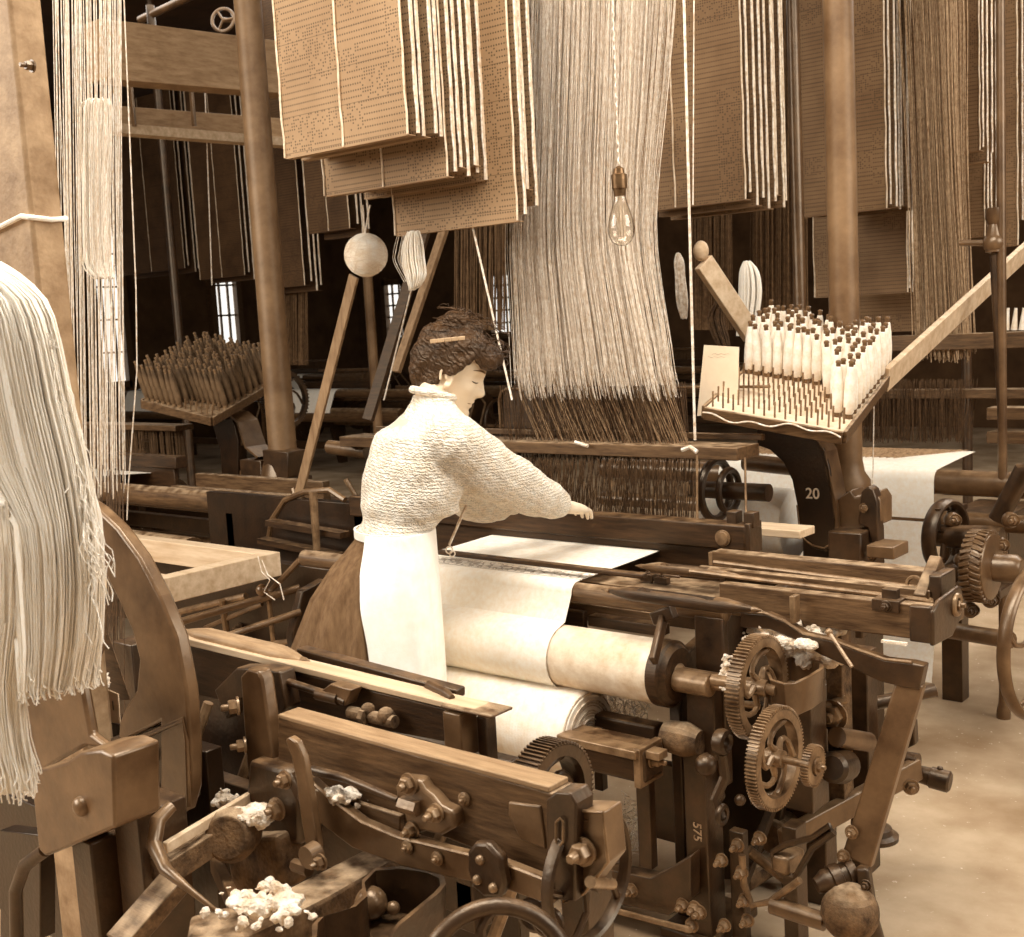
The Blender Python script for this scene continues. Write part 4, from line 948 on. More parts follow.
# the near cords at upper left, and a wider dim fan
mbs = MB()
for k in range(46):
    f = k/45; x0 = 52+f*70+random.gauss(0, 1); x1 = 62+f*62+random.gauss(0, 2); yb = random.uniform(480, 500)
    Yk_ = random.uniform(1.62, 1.85); mbs.tube([P(x0, -30, Y=Yk_), P((x0+x1)/2+random.gauss(0, .8), 230, Y=Yk_), P(x1, yb, Y=Yk_)], .0011, 5, caps=False)
for k in range(26):
    f = random.random(); x0 = 60+f*55; x1 = 68+f*55; Yk_ = random.uniform(1.7, 1.95)
    mbs.tube([P(x0, -30, Y=Yk_), P(x1, random.uniform(480, 500), Y=Yk_)], .0009, 5, caps=False)
o = mbs.build('pale_cord', CORD, None, sharp=0); tag(o, 'vertical pale harness cords hanging at the upper left beside the painted column', 'cords', kind='stuff')
mbs = MB()
for k in range(70):
    f = random.random(); x = 66+f*60; Yk_ = random.uniform(1.6, 1.9); mbs.tube([P(x, 470+random.uniform(-12, 12), Y=Yk_), P(x+2+random.gauss(0, 1), 720, Y=Yk_-.08)], .0012, 4, caps=False)
o = mbs.build('dark_cord', CORDD, None, sharp=0); tag(o, 'dark wire lower cords seen through the near curved iron bracket', 'cords', kind='stuff')
o = MB().tube([P(124, 0, Y=1.75), P(136, 290, Y=1.75), P(137, 370, Y=1.75), P(128, 490, Y=1.75), P(127, 520, Y=1.75)], .0016, 6).build('single_cord', CORD); tag(o, 'single thin cord hanging apart right of the upper left cords', 'cord')
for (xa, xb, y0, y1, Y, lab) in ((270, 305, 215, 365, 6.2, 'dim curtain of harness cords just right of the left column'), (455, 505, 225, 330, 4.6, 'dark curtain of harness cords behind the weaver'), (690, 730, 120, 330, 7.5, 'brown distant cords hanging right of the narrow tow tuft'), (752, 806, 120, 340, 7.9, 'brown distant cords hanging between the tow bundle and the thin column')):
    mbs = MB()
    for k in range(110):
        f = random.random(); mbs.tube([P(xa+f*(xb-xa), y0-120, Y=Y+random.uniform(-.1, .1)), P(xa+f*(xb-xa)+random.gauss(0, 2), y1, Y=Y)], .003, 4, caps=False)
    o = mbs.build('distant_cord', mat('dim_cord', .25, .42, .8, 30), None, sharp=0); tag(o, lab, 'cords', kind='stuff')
# ================================================================ the weaver
SKIN = mat('skin', .8, .86, .55, 5, .05); HAIR = mat('brown_hair', .1, .27, .5, 12, .5, stretch=(1, 1, 3), bscale=90)
KNIT = mat('knitted_blouse', .86, .96, .9, 30, .2, bscale=200); APR = mat('white_apron', .94, .99, .9, 20, .2, bscale=220); SKIRT = mat('dark_skirt', .3, .42, .9, 10, .3, stretch=(6, 6, 1), bscale=120)
HIP = P(392, 548, D=3.30); WST = P(402, 518, D=3.30); CHS = P(410, 462, D=3.30); NKB = P(432, 402, D=3.31)
HDC = P(452, 372, D=3.34)
fd = V((.50, .866, 0)).normalized()                       # way the body faces
sd = V((fd.y, -fd.x, 0))                                  # her right
def ell(c, u, v, ru, rv, n=32, p=2.0, shape=None):
    out = []
    for k in range(n):
        a = 2*pi*k/n; ca, sa = cos(a), sin(a); s_ = 1 if not shape else shape(a)
        out.append(c+u*(ru*s_*abs(ca)**(2/p)*(1 if ca > 0 else -1))+v*(rv*s_*abs(sa)**(2/p)*(1 if sa > 0 else -1)))
    return out
def chain(pts, radii, n=20, flat=1.0, sub=4):
    """smooth tapering limb through joints"""
    P_, R_ = [], []
    m = len(pts)
    for i in range(m-1):
        a, b = V(pts[i]), V(pts[i+1]); pa = V(pts[i-1]) if i else a*2-b; pb = V(pts[i+2]) if i+2 < m else b*2-a
        for k in range(sub):
            t = k/sub; t2, t3 = t*t, t*t*t
            P_.append(.5*((2*a)+(b-pa)*t+(2*pa-5*a+4*b-pb)*t2+(-pa+3*a-3*b+pb)*t3)); R_.append(radii[i]+(radii[i+1]-radii[i])*t)
    P_.append(V(pts[-1])); R_.append(radii[-1]); return P_, R_
def limb(mb, pts, radii, n=20, sub=4, cap=True):
    p, r = chain(pts, radii, n, 1, sub); mb.tube(p, r, n)
    if cap: mb.ball(p[0], r[0]*.98, 16, 10); mb.ball(p[-1], r[-1]*.98, 16, 10)
    return mb
SHR = P(446, 440, D=3.20); ELR = P(503, 476, D=3.36); WRR = P(563, 506, D=3.60)
sl = NKB + (NKB-SHR)*1.0; SHL = NKB*2-SHR+fd*.05; SHL.z = SHR.z-.005; SHL = SHL.lerp(NKB, .18); SHL.z = SHR.z-.01; WRL = WRR+V((-.17, .0, .0)); ELL_ = (SHL+WRL)/2+V((-.03, 0, -.07))
body = MB()
# torso core, neck
rings = []
for c, ru, rv in ((HIP-EZ*.1, .11, .08), (HIP, .115, .085), (WST, .115, .085), ((WST+CHS)/2, .13, .095), (CHS, .15, .105), ((CHS+NKB)/2+EZ*.01, .15, .09), (NKB-EZ*.02, .09, .06)):
    rings.append(ell(c, sd, fd, ru, rv))
body.loft(rings)
limb(body, [NKB-EZ*.05, NKB+EZ*.01, HDC-EZ*.03-fd*.015], [.058, .048, .05], 20)
# head
yaw = radians(36); hf = V((sin(yaw+radians(14)), cos(yaw+radians(14)), 0)).normalized(); hs_ = V((hf.y, -hf.x, 0))
pt = radians(24); hfw = (hf*cos(pt)-EZ*sin(pt)).normalized(); hup = (EZ*cos(pt)+hf*sin(pt)).normalized()
HROWS = [(-.118, .045, .005, .022), (-.113, .074, .02, .036), (-.104, .086, .033, .045), (-.09, .086, .045, .052), (-.075, .081, .056, .058), (-.06, .083, .066, .062), (-.045, .083, .074, .065), (-.02, .084, .085, .069), (.005, .080, .094, .072), (.03, .089, .1, .074), (.06, .088, .101, .074), (.085, .078, .093, .069), (.105, .058, .072, .055), (.118, .03, .04, .032), (.122, .004, .006, .005)]
NOSE = [(-.05, 0), (-.044, .008), (-.037, .021), (-.028, .0255), (-.018, .021), (0, .0135), (.012, .008), (.025, .003), (.035, 0)]
def tabi(tab, x, col):
    if x <= tab[0][0]: return tab[0][col]
    for a, b in zip(tab, tab[1:]):
        if x <= b[0]:
            t = (x-a[0])/(b[0]-a[0]); t = t*t*(3-2*t) if col == 9 else t; return a[col]+(b[col]-a[col])*t
    return tab[-1][col]
def gs(x, s): return math.exp(-(x/s)**2)
def head_r(th, z):
    fr, bk, w = tabi(HROWS, z, 1), tabi(HROWS, z, 2), tabi(HROWS, z, 3); c = cos(th); s = sin(th)
    f = fr if c > 0 else bk; p = 2.25
    r = (abs(c/f)**p+abs(s/w)**p)**(-1/p); td = math.degrees((th+pi) % (2*pi)-pi)
    if abs(td) < 70:
        r += tabi(NOSE, z, 1)*gs(td, 8 if z > -.015 else 12) if -.05 < z < .035 else 0
        r += .0055*gs(td, 16)*(gs(z+.057, .0055)+.85*gs(z+.071, .006))-.004*gs(td, 18)*gs(z+.064, .0022)-.004*gs(td, 20)*gs(z+.082, .006)
        for e in (-1, 1):
            r += -.009*gs(td-e*27, 11)*gs(z-.008, .012)+.006*gs(td-e*26, 8)*gs(z-.004, .008)+.003*gs(td-e*24, 14)*gs(z-.026, .006)
            r += .004*gs(td-e*42, 16)*gs(z+.028, .018)
    return r
rings = []; NH = 96
for i in range(73):
    z = -.118+.24*i/72; rings.append([HDC+hfw*(head_r(2*pi*k/NH, z)*cos(2*pi*k/NH))+hs_*(head_r(2*pi*k/NH, z)*sin(2*pi*k/NH))+hup*z for k in range(NH)])
body.loft(rings)
for e in (1, -1):   # ears
    c = HDC+hs_*(e*.073)-hfw*.008+hup*(-.012); ea = (hfw*.96+hs_*(e*.0)).normalized(); tl = (hup*.96-hfw*.2).normalized()
    pts = [c+tl*(.031*cos(a)-.0)+ea*(.017*sin(a))+hs_*(e*.006) for a in [radians(q) for q in range(-120, 175, 20)]]
    body.tube(pts, [.0045]*len(pts), 8); body.ball(c-tl*.024+ea*.004+hs_*(e*.003), .0085, 10, 8); body.ball(c+ea*.003-hs_*(e*.001), .012, 10, 8, (.7, .9, 1.1))
def hand(mb, wr, dirv, back, side):
    """wr wrist, dirv finger direction, back = back-of-hand normal, side = towards the thumb"""
    d, b = V(dirv).normalized(), V(back).normalized(); s = V(side); s = (s-d*s.dot(d)); s.normalize(); b = s.cross(d); b = b if b.dot(V(back)) > 0 else -b
    rg = []
    for t, hw, ht in ((-.03, .028, .022), (0, .031, .022), (.03, .039, .020), (.065, .044, .018), (.085, .043, .015)): rg.append(ell(wr+d*t, s, b, hw, ht, 20, 2.6))
    mb.loft(rg)
    for k, (off, ln, cu) in enumerate(((.03, .072, .35), (.0105, .08, .4), (-.0095, .074, .45), (-.029, .058, .5))):
        p = wr+d*.078+s*off; a = cu*.5; pts = [p-d*.02]; rr = [.0095]; ang = 0
        for j, f in enumerate((.45, .3, .25)):
            pts.append(pts[-1]+((d*cos(ang)-b*sin(ang)).normalized()+s*(off*1.5))*((ln+(.02 if j == 0 else 0))*f if j else (.02+ln*.45))); rr.append(.0092-.0012*(j+1)); ang += cu
        limb(mb, pts, rr, 12, 3)
    p = wr+d*.012+s*.026; limb(mb, [p, p+s*.022+d*.022-b*.006, p+s*.030+d*.045-b*.012, p+s*.028+d*.066-b*.016], [.0125, .0115, .0098, .0075], 12, 3)
limb(body, [SHR, ELR, WRR], [.052, .043, .027]); limb(body, [SHL, ELL_, WRL], [.052, .043, .027])
tipdir = (P(592, 511, Y=3.0)-WRR)
hd = V((.1, .93, -.16)).normalized() if False else tipdir.normalized()
hand(body, WRR+hd*.005, hd, V((.25, -.1, 1)), V((-1, 0, .1))); hand(body, WRL+V((0, .005, 0)), V((.05, .98, -.18)), V((-.1, 0, 1)), V((1, 0, 0)))
# legs and shoes under the skirt
for e in (-1, 1):
    h = V((HIP.x, HIP.y, HIP.z-.06))+sd*(e*.06); k = V((h.x, h.y, .5))+fd*(.02+.03*e); f = V((h.x, h.y, .09))+fd*(.04*e-.03)
    limb(body, [h, k, f], [.07, .055, .04], 16); limb(body, [f-EZ*.04-fd*.04, f-EZ*.055+fd*.07, f-EZ*.06+fd*.16], [.035, .036, .026], 14)
W_ = body.build('person', SKIN, None, sharp=0)
m_ = W_.modifiers.new('r', 'REMESH'); m_.mode = 'VOXEL'; m_.voxel_size = .0034; m_.use_smooth_shade = True
m_ = W_.modifiers.new('s', 'SMOOTH'); m_.factor = .4; m_.iterations = 2
tag(W_, 'woman in white knitted blouse, dark skirt and white apron reaching over the loom', 'person')
def cloth_part(mb, name, m, vox=.006, it=6, disp=None):
    o = mb.build(name, m, W_, sharp=0)
    q = o.modifiers.new('r', 'REMESH'); q.mode = 'VOXEL'; q.voxel_size = vox; q.use_smooth_shade = True
    if disp:
        tx = bpy.data.textures.new('n', 'CLOUDS'); tx.noise_scale = disp[0]; d_ = o.modifiers.new('d', 'DISPLACE'); d_.texture = tx; d_.strength = disp[1]; d_.mid_level = .5
    q = o.modifiers.new('s', 'SMOOTH'); q.factor = .5; q.iterations = it; return o
# eyelashes, brow, mouth line as thin dark strokes
def face_pt(td, z, out=.001):
    th = radians(td); r = head_r(th, z)+out; return HDC+hfw*(r*cos(th))+hs_*(r*sin(th))+hup*z
for e in (-1, 1):
    MB().tube([face_pt(e*a, -.001-.0025*sin(radians((a-15)/24*180)), .0006) for a in range(15, 40, 3)], [.0006, .0012, .0015, .0016, .0016, .0016, .0014, .0011, .0007], 6).build('eyelash', HAIR, W_)
    MB().tube([face_pt(e*a, .029+.004*sin(radians((a-12)/34*180)), .0003) for a in range(12, 50, 4)], [.001, .002, .0024, .0026, .0026, .0024, .002, .0016, .001, .0008][:10], 6).build('eyebrow', mat('brow', .36, .44, .8), W_)
MB().tube([face_pt(a, -.064+.001*cos(radians(a*3)), .0002) for a in range(-26, 27, 4)], [.0006]+[.0016]*12+[.0006], 6).build('lips', mat('lips', .45, .52, .6), W_)
# hair: swept-up mass, front puff, bun
hb = MB()
def hp(f, s, u): return HDC+hfw*f+hs_*s+hup*u
rings = []; NR = 40
for i in range(26):
    z = -.055+.18*i/25; pl = []
    for k in range(NR):
        th = 2*pi*k/NR; td = abs(math.degrees((th+pi) % (2*pi)-pi)); r = head_r(th, max(-.11, min(.12, z*.97)))
        line = -.075 if td > 112 else (-.045 if td > 100 else -.008 if td > 84 else -.008+.058*(84-td)/30 if td > 54 else .06)
        pad = .016+.012*max(0, z/.12) if z > line else -.02
        if z < 0: pad = min(pad, .012)
        pl.append(hp((max(r, .012)+pad)*cos(th), (max(r, .012)+pad)*sin(th), z))
    rings.append(pl)
hb.loft(rings)
def eb(f, s, u, a, b, c):   # oriented ellipsoid
    n0 = len(hb.v); hb.ball((0, 0, 0), 1, 20, 12)
    for i in range(n0, len(hb.v)):
        x, y, z = hb.v[i]; hb.v[i] = tuple(hp(f+x*a, s+y*b, u+z*c))
eb(.060, 0, .080, .060, .074, .040); eb(.070, .035, .070, .045, .045, .034); eb(.070, -.035, .070, .045, .045, .034)
eb(.088, .012, .078, .034, .045, .026)
eb(.012, .03, .088, .07, .058, .042); eb(.0, -.03, .088, .07, .058, .042); eb(-.075, 0, .02, .052, .075, .075); eb(-.045, .03, .03, .06, .058, .06); eb(-.045, -.03, .03, .06, .058, .06)
eb(-.028, 0, .135, .050, .05, .030); eb(.010, .01, .134, .035, .04, .022); eb(-.06, .0, .12, .03, .04, .022); eb(-.085, .0, -.02, .03, .06, .05); eb(-.058, .0, -.062, .034, .052, .045)
ho = cloth_part(hb, 'hair', HAIR, .0045, 3, (.03, .016))
wavebump(HAIR, 26, 'DIAGONAL', .004, .8, 9)
mb = MB()      # loose wisps and coiled strands
for k in range(150):
    a = random.uniform(0, 2*pi); ph = random.uniform(.2, 1.3); base = V((random.choice((-.028, .075, .03, -.05)), 0, random.choice((.145, .08, .09))))
    rr = (.05, .05, .03) if base.z > .12 else (.06, .076, .045)
    pts = []
    for j in range(6):
        aa = a+j*.28; pts.append(hp(base.x+rr[0]*1.04*cos(aa)*sin(ph+.1*j), rr[1]*1.06*sin(aa)*sin(ph+.1*j), base.z+rr[2]*1.1*cos(ph+.1*j)+random.gauss(0, .002)))
    mb.tube(pts, .0012, 4)
for k in range(40):
    td = random.uniform(0, 45)*random.choice((1, 1, -1)); z = .055+.02*(1-td/90) if td > 0 else .05; q = face_pt(td, .055 if abs(td) < 60 else .02, .014); pts = [q]
    for j in range(4): pts.append(pts[-1]+hfw*random.gauss(.003, .004)-hup*random.gauss(.001, .004)+hs_*random.gauss(0, .004))
    mb.tube(pts, .0008, 4)
o = mb.build('hair_strand', HAIR, W_); o['kind'] = 'stuff'
mb = MB(); q = [P(430+7*k, 341.5-.7*k, D=3.228+.004*abs(k-2)) for k in range(6)]
for i in range(5): mb.beam(q[i], q[i+1], .004, .011, hup)
mb.build('hair_comb', mat('comb', .6, .75, .3, 10), W_, bevel=.0015)
# blouse
bl = MB(); rings = []
for c, ru, rv, fo in ((HIP+EZ*.035, .132, .098, 0), (WST+EZ*.0, .128, .108, .005), (WST+EZ*.012, .142, .132, .028), (WST+EZ*.04, .152, .132, .022), ((WST+CHS)/2, .165, .140, .022), (CHS, .170, .135, .015), ((CHS+NKB)/2-EZ*.0, .172, .118, 0), (NKB-EZ*.05, .15, .09, -.005), (NKB-EZ*.022, .095, .07, 0), (NKB+EZ*.002+fd*.004, .064, .058, 0), (NKB+EZ*.022+fd*.006, .058, .056, 0)):
    rings.append(ell(c+fd*fo, sd, fd, ru, rv, 36, 2.2))
bl.loft(rings)

def sleeve(mb, S, E_, W2):
    d = (W2-E_).normalized()
    limb(mb, [S+(NKB-S)*.25-EZ*.015, S, (S+E_)/2-EZ*.012, E_-EZ*.008, (E_+W2)/2-EZ*.006, W2-d*.05, W2-d*.025], [.068, .086, .09, .080, .066, .053, .043], 28, 4)
    mb.tube([W2-d*.065, W2-d*.012], [.044, .040], 24)
sleeve(bl, SHR, ELR, WRR); sleeve(bl, SHL, ELL_, WRL)
bo = cloth_part(bl, 'blouse', KNIT, .0065, 7, (.09, .02))
# knitted rows: raised wavy ribs
nt = KNIT.node_tree; N = nt.nodes; L = nt.links; bsdf = N['Principled BSDF']; tc = N.new('ShaderNodeTexCoord')
mp = N.new('ShaderNodeMapping'); mp.inputs['Rotation'].default_value = (0, radians(-8), radians(20)); L.new(tc.outputs['Object'], mp.inputs[0])
w1 = N.new('ShaderNodeTexWave'); w1.bands_direction = 'Z'; w1.inputs['Scale'].default_value = 34; w1.inputs['Distortion'].default_value = 6; w1.inputs['Detail'].default_value = 1; w1.inputs['Detail Scale'].default_value = 4; L.new(mp.outputs[0], w1.inputs[0])
w2 = N.new('ShaderNodeTexWave'); w2.bands_direction = 'DIAGONAL'; w2.inputs['Scale'].default_value = 17; w2.inputs['Distortion'].default_value = 3; L.new(mp.outputs[0], w2.inputs[0])
mm = N.new('ShaderNodeMath'); mm.operation = 'MULTIPLY_ADD'; L.new(w1.outputs['Fac'], mm.inputs[0]); mm.inputs[1].default_value = .75
sc_ = N.new('ShaderNodeMath'); sc_.operation = 'MULTIPLY'; sc_.inputs[1].default_value = .35; L.new(w2.outputs['Fac'], sc_.inputs[0]); L.new(sc_.outputs[0], mm.inputs[2])
rk = N.new('ShaderNodeMapRange'); rk.inputs[1].default_value = .1; rk.inputs[2].default_value = .7; rk.inputs[3].default_value = .76; rk.inputs[4].default_value = 1.0; L.new(mm.outputs[0], rk.inputs[0])
cm = bsdf.inputs['Base Color'].links[0].from_socket; mk = N.new('ShaderNodeMix'); mk.data_type = 'RGBA'; mk.blend_type = 'MULTIPLY'; mk.inputs[0].default_value = 1; L.new(cm, mk.inputs[6]); L.new(rk.outputs[0], mk.inputs[7]); L.new(mk.outputs[2], bsdf.inputs['Base Color'])
bp = N.new('ShaderNodeBump'); bp.inputs['Strength'].default_value = .8; bp.inputs['Distance'].default_value = .005; L.new(mm.outputs[0], bp.inputs['Height']); L.new(bp.outputs[0], bsdf.inputs['Normal'])
MB().tube([NKB+EZ*.022+fd*.006+(sd*cos(a)*.057+fd*sin(a)*.057)+EZ*(.016*sin(a)*-1) for a in [2*pi*k/28 for k in range(28)]], .011, 10, closed=True).build('collar', KNIT, W_)
# skirt: pleated, flaring to the floor
def skirt_pt(z, grow, pl, a):
    back = .5-.5*sin(a); q = 1+pl*(sin(a*17+1.3*sin(a*3))*.5+.3*sin(a*31))*(.4+back)
    rs = .132+grow*.5; rf = .110-grow*.02; rb = .088+grow*1.95
    return V((HIP.x, HIP.y, z))+sd*(rs*cos(a)*q)+fd*((rf if sin(a) > 0 else rb)*sin(a)*q)
def skirt_ring(z, grow, pl, n=120): return [skirt_pt(z, grow, pl, 2*pi*k/n) for k in range(n)]
zs = [(HIP.z+.045, 0, 0), (HIP.z+.02, .008, .02), (HIP.z-.04, .04, .03), (HIP.z-.12, .07, .045), (HIP.z-.25, .1, .055), (.55, .13, .065), (.3, .17, .075), (.06, .22, .085)]
sk = MB(); rr = [skirt_ring(*q) for q in zs]; sk.loft(rr, caps=False); inner = [[p+(V((HIP.x, HIP.y, p.z))-p).normalized()*.006 for p in r] for r in rr]
sk.loft([list(reversed(r)) for r in inner], caps=False); sko = sk.build('skirt', SKIRT, W_, sharp=0)
# apron: wraps the front and her right side
ap = MB(); rows = []
def zt_(z, col):
    for p_, q_ in zip(zs, zs[1:]):
        if z >= q_[0]: t = (p_[0]-z)/(p_[0]-q_[0]); return p_[col]+(q_[col]-p_[col])*max(0, t)
    return zs[-1][col]
for z, a0 in [(HIP.z+.055, -64), (HIP.z+.02, -58), (HIP.z-.01, -50), (HIP.z-.04, -44), (HIP.z-.08, -38), (HIP.z-.12, -34), (HIP.z-.18, -29), (HIP.z-.25, -25), (.6, -22), (.42, -20)]:
    row = []
    for k in range(121):
        p = skirt_pt(z, zt_(z, 1), zt_(z, 2)*.9, radians(a0+(205-a0)*k/120)); row.append(p+(p-V((HIP.x, HIP.y, z))).normalized()*.012)
    rows.append(row)
m = len(rows[0]); vs = [p for r in rows for p in r]; inn = [p+(V((HIP.x, HIP.y, p.z))-p).normalized()*.003 for p in vs]; n1 = len(vs); fs = []
for i in range(len(rows)-1):
    for k in range(m-1):
        a, b, c, d = i*m+k, i*m+k+1, (i+1)*m+k+1, (i+1)*m+k; fs += [(a, b, c, d), (n1+d, n1+c, n1+b, n1+a)]
for i in range(len(rows)-1): fs += [(i*m, (i+1)*m, n1+(i+1)*m, n1+i*m), (n1+i*m+m-1, n1+(i+1)*m+m-1, (i+1)*m+m-1, i*m+m-1)]
for k in range(m-1): fs += [(k+1, k, n1+k, n1+k+1), ((len(rows)-1)*m+k, (len(rows)-1)*m+k+1, n1+(len(rows)-1)*m+k+1, n1+(len(rows)-1)*m+k)]
ap.add(vs+inn, fs); ao = ap.build('apron', APR, W_, sharp=0); q = ao.modifiers.new('s', 'SUBSURF'); q.levels = 1; q.render_levels = 1
bw = [skirt_pt(HIP.z+.046, .004, 0, 2*pi*k/60) for k in range(60)]
mb = MB()
for k in range(60): mb.beam(bw[k], bw[(k+1) % 60], .006, .022, EZ)
mb.build('apron_band', APR, W_)
# scissors on a cord hanging from the waist
mb = MB(); a, b = P(466, 505, D=3.36), P(449, 545, D=3.36); mb.beam(a, b, .006, .004, fd); mb.beam(a+sd*.008, b+sd*.004, .006, .004, fd)
mb.ring(b-EZ*.014, sd, .010, .002, 16, 6); mb.ring(b-EZ*.014+fd*.008-EZ*.012, sd, .008, .002, 16, 6)
mb.build('scissors', CORD, W_)
# ================================================================ the near loom in the left and lower foreground
NL = thing('power_loom', 'near loom filling the lower left, with curved levers and a shuttle above', 'loom', (-1.7, 1.3, 0))
def pr(pts, Y, d, name, m, par=NL, bevel=.003):
    return MB().prism([P(x, y, Y=Y) for x, y in pts], (0, d, 0)).build(name, m, par, bevel=bevel)
NY = 1.38
# long box beam
MB().box((P(-30, 880, Y=1.45).x, 1.45, .1), (P(110, 880, Y=1.45).x, 1.48, P(20, 800, Y=1.45).z)).build('inner_board', IRONB, NL, bevel=.003)  # added dark sheets hiding the bright floor, so gaps in the loom read dark
MB().box((-2.7, 1.64, .3), (-1.42, 1.67, .8)).build('inner_board', IRONB, NL, bevel=.003)
MB().box((-2.5, 1.36, .25), (-1.98, 1.4, .8)).build('inner_board', IRONB, NL, bevel=.003)
for k in range(6): MB().tube([V((-2.4+.2*k, 1.5, .45)), V((-2.3+.2*k, 1.6, .78))], .012, 8).build('linkage_rod', STEEL, NL)
pr([(278, 716), (552, 794), (552, 880), (278, 772)], NY, .055, 'lay_beam', WOODM)
MB().prism([P(278, 714, Y=NY), P(400, 748, Y=NY), P(549, 787, Y=NY), P(549, 793, Y=NY), P(278, 719, Y=NY)], (0, .05, 0)).build('beam_top_board', BOARD, NL, bevel=.002)
# end casting with slot
pr([(546, 800), (556, 792), (570, 793), (576, 804), (575, 902), (556, 900), (546, 880)], NY-.03, .045, 'end_plate', IRON)
ec = [(562, 810), (603, 812), (608, 862), (584, 893), (564, 903)]
pr(ec, NY-.01, .05, 'end_casting', IRONG)
mb = MB(); q = [P(x, y, Y=NY-.012) for x, y in ec]; mb.tube(q+[q[0]], .003, 6); mb.tube([P(x, y, Y=NY-.035) for x, y in ((556, 822), (560, 818), (563, 822), (563, 842), (559, 847), (556, 842), (556, 822))], .002, 6); mb.build('casting_rim', STEEL, NL)
mb = MB(); mb.lathe(P(583, 852, Y=NY-.012), -EY, [(0, .022), (.006, .021), (.008, .016)], 22); mb.bolt(P(584, 851, Y=NY-.018), -EY, .016, .018); mb.build('bolt', STEEL, NL)
MB().box(P(577, 818, Y=NY-.012), P(587, 822, Y=NY-.012)+V((0, .03, 0))).build('key', STEEL, NL)
pr([(508, 802), (540, 806), (546, 850), (520, 840), (508, 815)], NY-.004, .01, 'guard_plate', IRONG)
MB().tube([P(590, 882, Y=NY-.03), P(612, 884, Y=NY+.08)], .009, 12).build('end_pin', STEEL, NL)
# lower levers on the front of the beam
lev = [(297, 776), (310, 780), (330, 798), (362, 822), (400, 838), (450, 850), (500, 862), (546, 880), (552, 906), (500, 888), (452, 878), (400, 866), (352, 848), (318, 822), (297, 800)]
pr(lev, NY-.04, .02, 'pick_lever', IRONG)
MB().tube([P(x, y, Y=NY-.04) for x, y in lev[:8]], .0035, 6).build('lever_rim', STEEL, NL)
pr([(467, 852), (474, 843), (486, 843), (500, 858), (505, 885), (500, 898), (484, 898), (472, 888), (467, 870)], NY-.06, .02, 'hinge_plate', IRON, bevel=.006)
mb = MB()
for x, y in ((408, 847), (438, 858), (465, 799)):
    mb.lathe(P(x, y, Y=NY-.042 if x < 460 else NY-.002), -EY, [(0, .012), (.004, .012), (.006, .008)], 18); mb.bolt(P(x, y, Y=NY-.044 if x < 460 else NY-.004), -EY, .007, .007)
for x, y in ((480, 860), (477, 880), (493, 888)): mb.rivet(P(x, y, Y=NY-.062), -EY, .008)
mb.build('bolt', STEEL, NL)
# clamp casting with hex nuts on the beam
pr([(395, 785), (402, 778), (418, 780), (424, 790), (432, 796), (440, 806), (452, 812), (455, 828), (440, 836), (425, 832), (408, 836), (404, 815), (396, 800)], NY-.025, .03, 'clamp_casting', IRONG, bevel=.006)
mb = MB(); mb.bolt(P(409, 784, Y=NY-.028), -EY, .014, .012); mb.bolt(P(436, 813, Y=NY-.028), -EY, .012, .014); mb.bolt(P(412, 830, Y=NY-.028), -EY, .011, .012); mb.lathe(P(410, 806, Y=NY-.03), EX, [(-.02, .014), (.02, .014)], 6); mb.build('nut', STEEL, NL)
MB().tube([P(312, 770, Y=NY-.03), P(345, 778, Y=NY-.03), P(398, 800, Y=NY-.03)], [.009, .008, .006], 10).build('clamp_rod', IRON, NL)
pr([(318, 790), (400, 816), (400, 838), (362, 822), (330, 800)], NY-.015, .012, 'side_plate', WOODM)
# upright hook lever
pr([(285, 740), (289, 737), (296, 742), (303, 758), (307, 780), (311, 800), (315, 830), (318, 850), (306, 850), (300, 815), (296, 780), (291, 757)], NY-.08, .015, 'hook_lever', IRONG)
mb = MB(); mb.lathe(P(312, 855, Y=NY-.1), -EY, [(-.01, .022), (.014, .02)], 20); mb.lathe(P(298, 866, Y=NY-.1), EX, [(-.01, .012), (.03, .012)], 8); mb.bolt(P(321, 862, Y=NY-.11), -EY, .011, .012); mb.build('lever_boss', IRONG, NL)
# gear and hoop wheels behind/beside the end
gc = P(550, 794, Y=1.60); gear(NL, gc, .094, .05, 68, m=IRON, th_h=.005, curved=True)
hc = P(588, 874, Y=1.42); MB().ring(hc, EX, .104, .006, 64, 8, 2).build('hoop_wheel', IRON, NL)
mb = MB()
for k in range(5):
    a = 2*pi*k/5+.5; mb.tube([hc+V((0, .02*cos(a), .02*sin(a))), hc+V((0, .06*cos(a+.3), .06*sin(a+.3))), hc+V((0, .103*cos(a), .103*sin(a)))], .006, 8)
mb.lathe(hc-EX*.03, EX, [(0, .022), (.06, .022)], 18); mb.build('wheel_spokes', IRON, NL)
mb = MB(); c = P(535, 915, Y=1.36); mb.ring(c, V((.4, -1, 0)), .022, .008, 20, 8); mb.ring(P(548, 922, Y=1.36), V((.4, -1, 0)), .02, .007, 20, 8); mb.build('linkage', IRON, NL)
wheel(NL, P(497, 985, Y=1.16), .105, .0125, 'hand_wheel', IRON, 5, V((.75, -.6, .25)))
